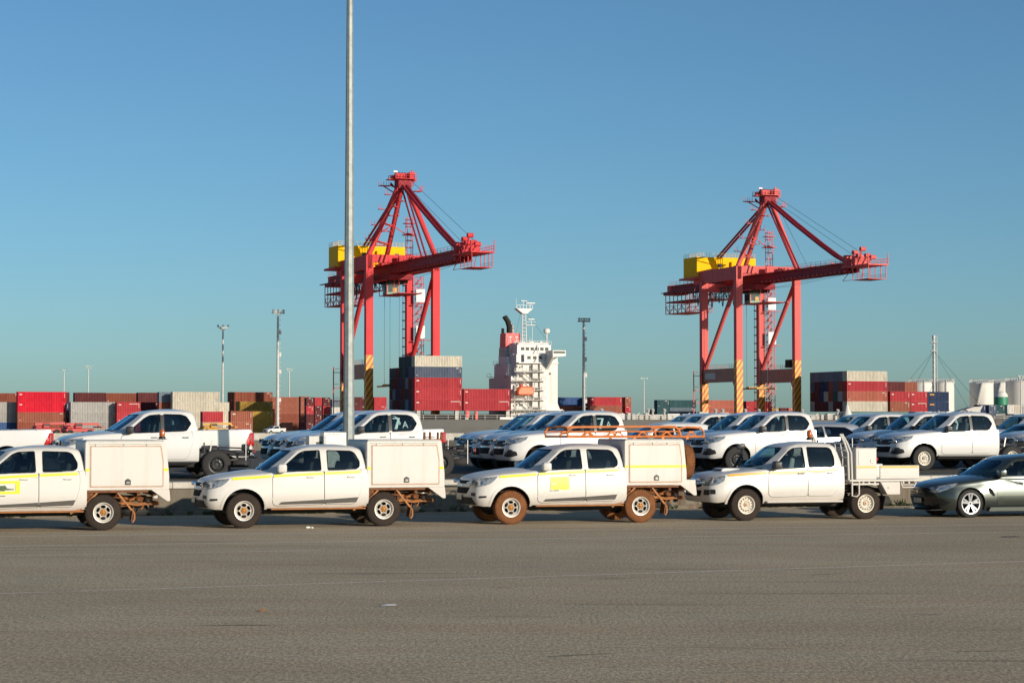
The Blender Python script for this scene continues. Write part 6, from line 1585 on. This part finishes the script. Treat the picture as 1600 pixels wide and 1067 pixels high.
    for y in (-1.2, 1.2): m.tube([(AX+1.4, y, AZ+1.2), (60, y*1.5, 44)], .045, 4); m.tube([(AX+1.2, y, AZ+.6), (30, y*1.5, 43)], .045, 4); m.tube([(57, y, 40.6), (20, y, 38.9), (-20, y, 39.6)], .045, 4)
    m.build('stay_ropes', None, c)
    # machinery house
    m = MB('crane_yellow', 'window_dark', 'crane_red'); x0, x1, y0, y1, z0, z1 = -20.5, -12.0, -10.2, 8.3, 43.2, 48.9
    m.bb(x0, x1, y0, y1, z0+.0, z1, .05); m.bb(x0-.5, x1+.8, y0-1.2, y1+.6, z0-.55, z0-.02, 0, 2)
    m.bb(x1, x1+.04, -3.6, -2.4, z1-2.8, z1-1.8, 0, 1); m.bb(x1, x1+.04, 5.4, 6.6, z1-2.8, z1-1.8, 0, 1); m.bb(x1, x1+1.0, .2, 1.4, z1-3.6, z1-1.2, .05, 0)
    m.build('machinery_house', None, c)
    m = MB('crane_yellow', 'crane_red')
    for k in range(19): y = y0+k; m.bb(x1-.1, x1-.03, y, y+.07, z1, z1+1.1)
    for k in range(9): x = x0+k; m.bb(x, x+.07, y0+.03, y0+.1, z1, z1+1.1)
    for z in (.55, 1.1): m.bb(x1-.1, x1-.04, y0, y1, z1+z-.04, z1+z); m.bb(x0, x1, y0+.04, y0+.1, z1+z-.04, z1+z)
    m.beam((x1+.3, y0+.5, z0), (x1+.3, y0-1.0, z0-4), .1, .1, 1)
    for k in range(10): y = y0-1+k*2; m.bb(x1+.7, x1+.78, y, y+.08, z0-.1, z0+1.0, 0, 1)
    m.bb(x1+.7, x1+.78, y0-1, y1+.4, z0+.95, z0+1.03, 0, 1)
    m.build('house_railing', None, c)
    # rear boom end with hanging lattice
    m = MB('crane_dark', 'crane_red', 'rope')
    m.bb(-50, -43, -2.6, 2.6, 40.2, 41.2, .2); m.bb(-48, -45.5, -2.2, -.4, 41.2, 43.0, .1, 1); m.bb(-46, -20, -5.2, -4.4, 40.5, 40.7)
    for x0_, x1_, zb in ((-46, -30, 34.5), (-28, -14, 37.5)):
        for y in (-3.6, 3.6):
            n_ = int((x1_-x0_)/2.6)
            for k in range(n_+1):
                x = x0_+k*(x1_-x0_)/n_; m.bb(x-.09, x+.09, y-.09, y+.09, zb, 40.4, 0, 1)
                if k < n_: m.beam((x, y, zb if k % 2 else zb+2.2), (x+(x1_-x0_)/n_, y, zb+2.2 if k % 2 else zb), .14, .14, 1)
            for z in (zb, zb+1.1, zb+2.2): m.bb(x0_, x1_, y-.08, y+.08, z-.07, z+.07, 0, 1)
        m.bb(x0_, x1_, -3.6, 3.6, zb-.1, zb, 0, 1); m.bb(x0_, x1_, -3.4, 3.4, zb+3.2, zb+3.6, 0, 0)
    m.build('rear_platform', None, c)
    m = MB('festoon')
    for k in range(13):
        x = -26+k*2.2; d = 2.2+(k % 3)*.8; m.tube([(x+.2*j, -4.4, 40.2-d*sin(pi*j/8)*1.4) for j in range(9)], .13, 5)
    m.bb(-28, 4, -4.6, -4.3, 40.1, 40.3); m.build('festoon_cables', None, c)
    # trolley, operator cab, spreader ropes
    m = MB('crane_dark', 'crane_red', 'dark'); m.bb(-2, 9, -3.2, 3.2, 38.8, 40.3, .1); m.bb(-4, 8, -4.6, -3.2, 38.6, 38.75, 0, 1)
    for x in (0, 3, 6): m.cyl((x, -2.8, 38.6), (x, 2.8, 38.6), .6, n=10, mi=2)
    m.bb(2, 16, 3.0, 3.4, 34.9, 35.2, 0, 1); m.bb(-1, 15, -2.5, 2.5, 35.0, 35.15, 0, 1)
    for x in (-1, 5, 11, 15): m.bb(x-.07, x+.07, -2.5, -2.36, 35, 38.6, 0, 1)
    m.build('trolley', None, c)
    m = MB('cab_green', 'window_dark', 'machine_yellow'); m.bb(1, 4.4, -2.2, 1.2, 35.2, 38.4, .15); m.bb(4.4, 4.45, -1.8, .8, 35.9, 37.8, 0, 1); m.bb(1.4, 4.0, -2.26, -2.2, 35.9, 37.6, 0, 1); m.bb(4.46, 4.5, -.6, .5, 35.9, 37.0, 0, 2); m.build('operator_cab', None, c)
    # stair and lift tower beside the far right leg
    m = MB('crane_red', 'crane_white'); a, b = -G+1.5, Bh+2.3
    for (dx, dy) in ((-.9, -.9), (.9, -.9), (-.9, .9), (.9, .9)): m.bb(a+dx-.07, a+dx+.07, b+dy-.07, b+dy+.07, 3, 41)
    for k in range(19):
        z = 3+k*2.0; m.bb(a-.95, a+.95, b-.95, b+.95, z, z+.1); m.beam((a+.9, b-.9, z), (a+.9, b+.9, z+2), .1, .1); m.beam((a-.9, b-.9, z), (a-.9, b+.9, z+2), .1, .1); m.beam((a-.5, b-.7, z), (a-.5, b+.7, z+2), .5, .08)
    m.build('stair_tower', None, c)
    for z in (34.2, 24.6): 
        m = MB('crane_white', 'crane_red'); m.bb(a+.96, a+1.3, b-1.3, b+1.1, z, z+3.4); m.bb(a+.6, a+1.6, b-1.8, b+2.6, z-.5, z-.35, 0, 1); m.build('white_panel', None, c)
    m = MB('crane_red', 'dark')      # ladders and small boxes on the legs
    for k in range(16): m.bb(-G-1.1, -G-.8, Bh-1.6, Bh-.95, 4+k*2.3, 4.3+k*2.3, 0, 1)
    m.bb(-G-1.0, -G-.9, Bh-1.5, Bh-1.4, 3.5, 40)
    m.build('leg_ladder', None, c); m = MB('crane_red', 'dark')
    for z in (8, 11.5, 15.5): m.bb(-G-1.6, -G, -Bh-2.6, -Bh-.95, z, z+.15); m.bb(-G-1.6, -G-1.5, -Bh-2.6, -Bh-.95, z+1, z+1.1)
    for k in range(14): m.bb(-G-1.4, -G-1.2, -Bh-2.6, -Bh-2.4, 3+k, 3.1+k)
    m.bb(-G-1.45, -G-1.35, -Bh-2.65, -Bh-2.4, 2, 17)
    m.build('leg_ladder', None, c); m = MB('crane_red', 'dark')
    m.bb(G-4.6, G-1.6, Bh-1.1, Bh+.9, 17.6, 19.8, .1, 1)
    m.build('winch_box', None, c)
    # antenna tower on the girder
    m = MB('crane_red'); 
    for (dx, dy) in ((-.7, -.7), (.7, -.7), (-.7, .7), (.7, .7)): m.bb(4+dx-.07, 4+dx+.07, 4+dy-.07, 4+dy+.07, 42.8, 55.4)
    for k in range(7): m.bb(3.2, 4.8, 3.2, 4.8, 43.8+k*1.8, 43.95+k*1.8)
    m.bb(2.6, 5.4, 2.4, 5.6, 50.6, 50.8); m.bb(2.8, 5.2, 2.6, 5.4, 53.6, 53.75); m.tube([(4, 3, 50.8), (7, -1.5, 52.8), (G, -6.4, 50.2)], .14, 6); m.build('service_tower', None, c)
    m = MB('rope')
    for (x, y) in ((2, -2), (2, 2), (6.5, -2), (6.5, 2)): m.tube([(x, y, 38.8), (x, y, 9.0 if False else 12.0)], .05, 4)
    m.build('hoist_ropes', None, c)
    m = MB('machine_yellow', 'dark'); m.bb(-1.2, 9.8, -3.0, -2.6, 11.6, 12.0); m.bb(-1.2, 9.8, 2.6, 3.0, 11.6, 12.0); m.bb(3.4, 5.2, -3, 3, 11.7, 12.3)
    m.build('spreader', None, c)
    return c
UA = -(pi/2-VA)           # boom direction
cr1 = make_crane('red gantry crane nearer the left, partly hidden by the pole, hoist ropes down')
cr2 = copy_tree(cr1); cr2['label'] = 'red gantry crane on the right with diagonal yellow stripes on its legs'
def tint(o, c):
    o.color = c
    for k in KIDS(o): tint(k, c)
tint(cr1, (.90, .42, .50, 1)); tint(cr2, (1, 1, 1, 1))
cr1.location = Vector((-31.6, 560.5, 0)); cr1.rotation_euler = (0, 0, UA)
cr2.location = Vector((65.6, 600, 0)); cr2.rotation_euler = (0, 0, UA)
# ------------------------------------------------------------ light towers
def tower(px, ytop, Z, kind, label, nm='light_tower'):
    X = (px-800)/F*Z; H = EYE+(HORIZ-ytop)*Z/F
    t = thing(nm, label, 'light tower', (X, Z, 0), VA, 'light towers across the port')
    r = Z/F
    m = MB('mast'); m.lathe([(r*2.7 if kind == 'mast' else r*1.9 if kind == 'tee' else r*1.2, 0), (r*1.7 if kind == 'mast' else r*1.2 if kind == 'tee' else r*.8, H-r*4)], (0, 0, 0), 'z', 10); 
    if kind == 'mast':
        for f in (.25, .48, .62, .8): m.bb(r*2, r*5, -r*1.5, r*1.5, H*f, H*f+r*6)
        for k in range(int(H/1.2)): m.bb(r*3.0, r*4.0, -.1, .1, k*1.2, k*1.2+.2)
    m.build('mast', None, t)
    m = MB('mast', 'lamp_clear', 'black')
    if kind == 'mast':
        w_ = r*10; m.bb(-w_, w_, -r*2, r*2, H-r*6, H-r*5); m.bb(-w_, w_, -r*2, -r*1.6, H-r*2, H-r*1.4)
        for j in range(5):
            for z in (H-r*4.5, H-r*1.2): m.box((-w_*.85+j*w_*.42, -r*2.2, z), (r*2.6, r*1.6, r*2.2), 0, (R(30), 0, 0), 0 if j % 2 else 1)
        for j in range(6): m.bb(-w_+j*w_*.4, -w_+j*w_*.4+r*.5, -r*2, -r*1.7, H-r*6, H)
    elif kind == 'tee':
        w_ = r*9; m.bb(-w_, w_, -r*.6, r*.6, H-r*5, H-r*4)
        for j in (-1, 0, 1): m.box((j*w_*.9, -r*.5, H-r*2.0), (r*3, r*2.4, r*2.2), 0, (R(25), 0, 0), 1); m.bb(j*w_*.9-r*.3, j*w_*.9+r*.3, -r*.3, r*.3, H-r*4, H-r*2)
        m.prism([(-w_*.8, H-r*5), (w_*.8, H-r*5), (r*1.4, H-r*9), (-r*1.4, H-r*9)], 'y', -r*.4, r*.4)
    else:
        w_ = r*5; m.bb(-w_, w_, -r*.4, r*.4, H-r*1.6, H-r)
        for j in (-1, 1): m.box((j*w_, 0, H-r), (r*3.0, r*2.6, r*1.3), 0, None, 1)
        if kind == 'four': m.box((-w_*.6, 0, H-r*4), (r*2.6, r*3, r*2.6), 0, None, 1); m.box((w_*.6, 0, H-r*4), (r*2.6, r*3, r*2.6), 0, None, 1)
    m.build('lamp_bank', None, t); return t
tower(348, 507, 640, 'tee', 'tall pale light mast with three lamps above the yellow and brown containers')
tower(434, 484, 560, 'mast', 'tallest light mast at left, crowded lamp bank, right of the yellow containers')
tower(912, 497, 640, 'mast', 'light mast with crowded lamp bank standing right of the ship wheelhouse')
tower(1006, 590, 680, 'small', 'short light mast with a flat head between ship and right crane')
tower(452, 575, 800, 'four', 'thin light pole just right of the tallest left light mast')
tower(100, 577, 800, 'small', 'thin light pole with two flat lamps behind the bright crimson containers')
tower(138, 571, 800, 'four', 'thin light pole with four lamps behind the plain grey containers')
tower(1595, 586, 600, 'four', 'dark thin light pole in front of the tanks at the right edge')
tower(1241, 605, 900, 'small', 'faint thin pole between the last crane leg and the bow stack')
# ------------------------------------------------------------ tank farm and guyed stack at right
def tank(px0, px1, ytop, Z, label, extra=None, group='white storage tanks'):
    r = (px1-px0)/2*Z/F; X = ((px0+px1)/2-800)/F*Z; H = EYE+(HORIZ-ytop)*Z/F
    t = thing('storage_tank', label, 'tank', (X, Z+r, 0), 0, group)
    m = MB('tank', 'mast'); m.lathe([(r, 0), (r, H-.3), (r+.15, H-.3), (r+.15, H), (r*.98, H), (r*.5, H+.5), (.01, H+.8)], (0, 0, 0), 'z', 48); 
    for z in (H*.33, H*.66): m.lathe([(r+.01, z), (r+.05, z+.05), (r+.01, z+.1)], (0, 0, 0), 'z', 48)
    m.build('tank_shell', None, t, sharp=25)
    m = MB('mast')
    for k in range(40):
        a = 2*pi*k/40; m.bb(r*cos(a)-.05, r*cos(a)+.05, r*sin(a)-.05, r*sin(a)+.05, H, H+1.1)
    m.lathe([(r, H+1.05), (r+.06, H+1.1), (r, H+1.15)], (0, 0, 0), 'z', 40)
    if extra == 'stair':
        n_ = 14
        for k in range(n_):
            a0 = -pi*.80+k*.035*1.6; z = H*k/n_; p = Vector(((r+.5)*cos(a0), (r+.5)*sin(a0), z)); a1 = a0+.056; q_ = Vector(((r+.5)*cos(a1), (r+.5)*sin(a1), z+H/n_)); m.beam(p, q_, .9, .35)
    else: m.tube([(r*cos(-1.5), r*sin(-1.5)-.3, 0), (r*cos(-1.5), r*sin(-1.5)-.3, H+.8)], .12, 6)
    m.build('tank_stair', None, t); return t
tank(1460, 1494, 597, 700, 'white storage tank right of the guyed chimney')
tank(1423, 1462, 597, 740, 'white storage tank half behind the guyed chimney')
tank(1519, 1556, 598, 700, 'white tank with a dark diagonal stair, left of the green banded one', 'stair')
tank(1548, 1586, 597, 760, 'white tank behind the small green banded tank', 'stair')
tank(1577, 1625, 595, 700, 'white tank cut off by the right edge')
tg = thing('storage_tank', 'small white tank with a green band before the larger tanks', 'tank', ((1570-800)/F*640, 645, 0))
m = MB('tank', 'tank_green'); rr0 = 19/2*640/F*1.1; hh = EYE+(662-611)*640/F
m.lathe([(rr0, 0), (rr0, hh*.9), (rr0*.7, hh*.98), (.01, hh*1.0)], (0, 0, 0), 'z', 32, 0); m.lathe([(rr0+.03, hh*.66), (rr0+.03, hh*.86)], (0, 0, 0), 'z', 32, 1); m.build('tank_shell', None, tg)
st = thing('chimney', 'slim guyed chimney with platforms among the white tanks', 'chimney', ((1459.5-800)/F*650, 650, 0))
H = EYE+(662-524)*650/F; m = MB('mast', 'crane_white'); m.lathe([(.40, 0), (.36, H-1), (.5, H-1), (.5, H)], (0, 0, 0), 'z', 14, 0)
for k in range(18): m.lathe([(.42, 1+k*1.5), (.5, 1.2+k*1.5), (.42, 1.4+k*1.5)], (0, 0, 0), 'z', 12)
m.bb(-1.0, 1.0, -1, 1, H-2.2, H-2.0); m.bb(-.9, .9, -.9, .9, H-4.8, H-4.6); m.tube([(.9, 0, 0), (.9, 0, H)], .1, 5); m.build('flue', None, st)
m = MB('rope')
for a in (0, pi*.66, pi*1.33):
    for f, d in ((.84, 16), (.5, 9)): m.tube([(0, 0, H*f), (d*cos(a+.3), d*sin(a+.3), 0)], .05, 4)
for s in (-1, 1): m.tube([(0, 0, H*.84), (s*17, 0, 4)], .06, 4)
m.build('guy_wire', None, st)
# low sheds and clutter left of the tanks
sh = thing('open_shed', 'low shed with sloping pale canopy in front of the tanks', 'shed', ((1497-800)/F*590, 590, 0), .1)
m = MB('tarp'); m.prism([(-4.5, 4.4), (3.5, 6.8), (5.8, 6.9), (4.6, 4.7)], 'y', -3, 3, 0); m.build('canopy', None, sh)
m = MB('mast')
for x in (-4.0, 4.0):
    for y in (-2.8, 2.8): m.bb(x-.1, x+.1, y-.1, y+.1, 0, 4.6)
m.build('post', None, sh)
m = MB(); rnd = random.Random(8)
for k in range(160):
    a = rnd.uniform(0, 1); x = rnd.gauss(0, 5.5); h = max(.3, 6.2-abs(x)*.55); z = rnd.uniform(0, h); m.beam((x, rnd.uniform(-2, 2), z), (x+rnd.uniform(-2, 2), rnd.uniform(-2, 2), z+rnd.uniform(-.5, .9)), rnd.uniform(.15, .6), rnd.uniform(.1, .4))
m.bb(-7, 7, -1.8, 1.8, 0, 3.0); tag(m.build('scrap_heap', 'ore', None, loc=((1512-800)/F*575, 575, 0)), 'rusty brown heap of scrap steel left of the small navy containers', 'scrap heap')
ro = thing('warehouse', 'low dark curved roof warehouse beyond the pickups below the tanks', 'building', ((1492-800)/F*560, 560, 0), .05)
m = MB('hull', 'mast'); pr = [(-14, 0), (-14, 1.4), (-9, 3.6), (-2, 4.7), (5, 4.9), (9, 4.7), (9, 0)]; m.prism(pr, 'y', -4, 6, 0); m.build('roof', None, ro)
m = MB('deck_grey'); 
for x in (-11, -6, -1, 4, 8): m.bb(x-.15, x+.15, -4.2, -4.0, 0, 3.6 if x > -10 else 2)
for x in (-9.5, -5): m.lathe([(.6, 0), (.4, 1.0), (.05, 1.6)], (x, -3, 3.4 if x < -6 else 4.1), 'z', 8)
m.build('wall', None, ro)
# terminal machines
def yard_machine(px, Z, label, mat, s=1.0):
    t = thing('reach_stacker', label, 'port vehicle', ((px-800)/F*Z, Z, 0), VA+.2, 'machines working in the port yard')
    m = MB(mat, 'window_dark'); m.bb(-4, 4, -1.8, 1.8, 1.0, 2.2, .2); m.bb(-3.6, -1.6, -1.5, 1.5, 2.2, 3.0, .2); m.bb(-1.0, 1.0, -.8, .8, 2.2, 4.0, .2); m.bb(-.8, 1.05, -.82, .82, 2.9, 3.7, .05, 1); m.build('body', None, t)
    m = MB(mat); m.beam((-3.4, 0, 3.6), (5.8, 0, 4.6+s), .7, .8); m.beam((5.6, 0, 4.6+s), (6.2, 0, 2.8), .5, .5); m.bb(5.6, 6.6, -3, 3, 2.4, 2.8); m.build('lifting_arm', None, t)
    t.scale = (.75, .75, .6)
    for x in (-2.8, 2.8):
        for y in (-1.7, 1.7): m = MB('tyre'); m.lathe([(.3, -.35), (.85, -.35), (.9, 0), (.85, .35), (.3, .35)], (x, y, .9), 'y', 18); m.build('wheel', None, t)
    return t
yard_machine(72, 480, 'small red port machine low in front of the rusty containers at far left', 'machine_red', -.6)
yard_machine(122, 440, 'low red port machine in front of the plain grey containers', 'machine_red', -.9)
yard_machine(333, 480, 'low yellow port machine in front of the short red container', 'machine_yellow', -.8)
yard_machine(1137, 640, 'yellow port machine between the left legs of the second crane', 'machine_yellow', 1.4)
yard_machine(1178, 630, 'dark yellow port machine between the middle legs of the second crane', 'ore', 1.6)
# little pickup far off, on the near quay
hf = copy_tree(hs); hf['label'] = 'tiny distant white pickup parked in front of the low brown containers'; hf['group'] = 'new pickups parked nose to the left on the loading deck'; del hf['group']
hf.location = ((414-800)/F*470, 470, .0); hf.rotation_euler = (0, 0, R(46)); 
m = MB('coping'); m.bb(-40, 26, -.15, .15, 0, .95, .02); tag(m.build('yard_barrier', None, None, loc=((430-800)/F*300, 300, 0)), 'long low pale concrete barrier behind the second cluster of pickups', 'barrier')
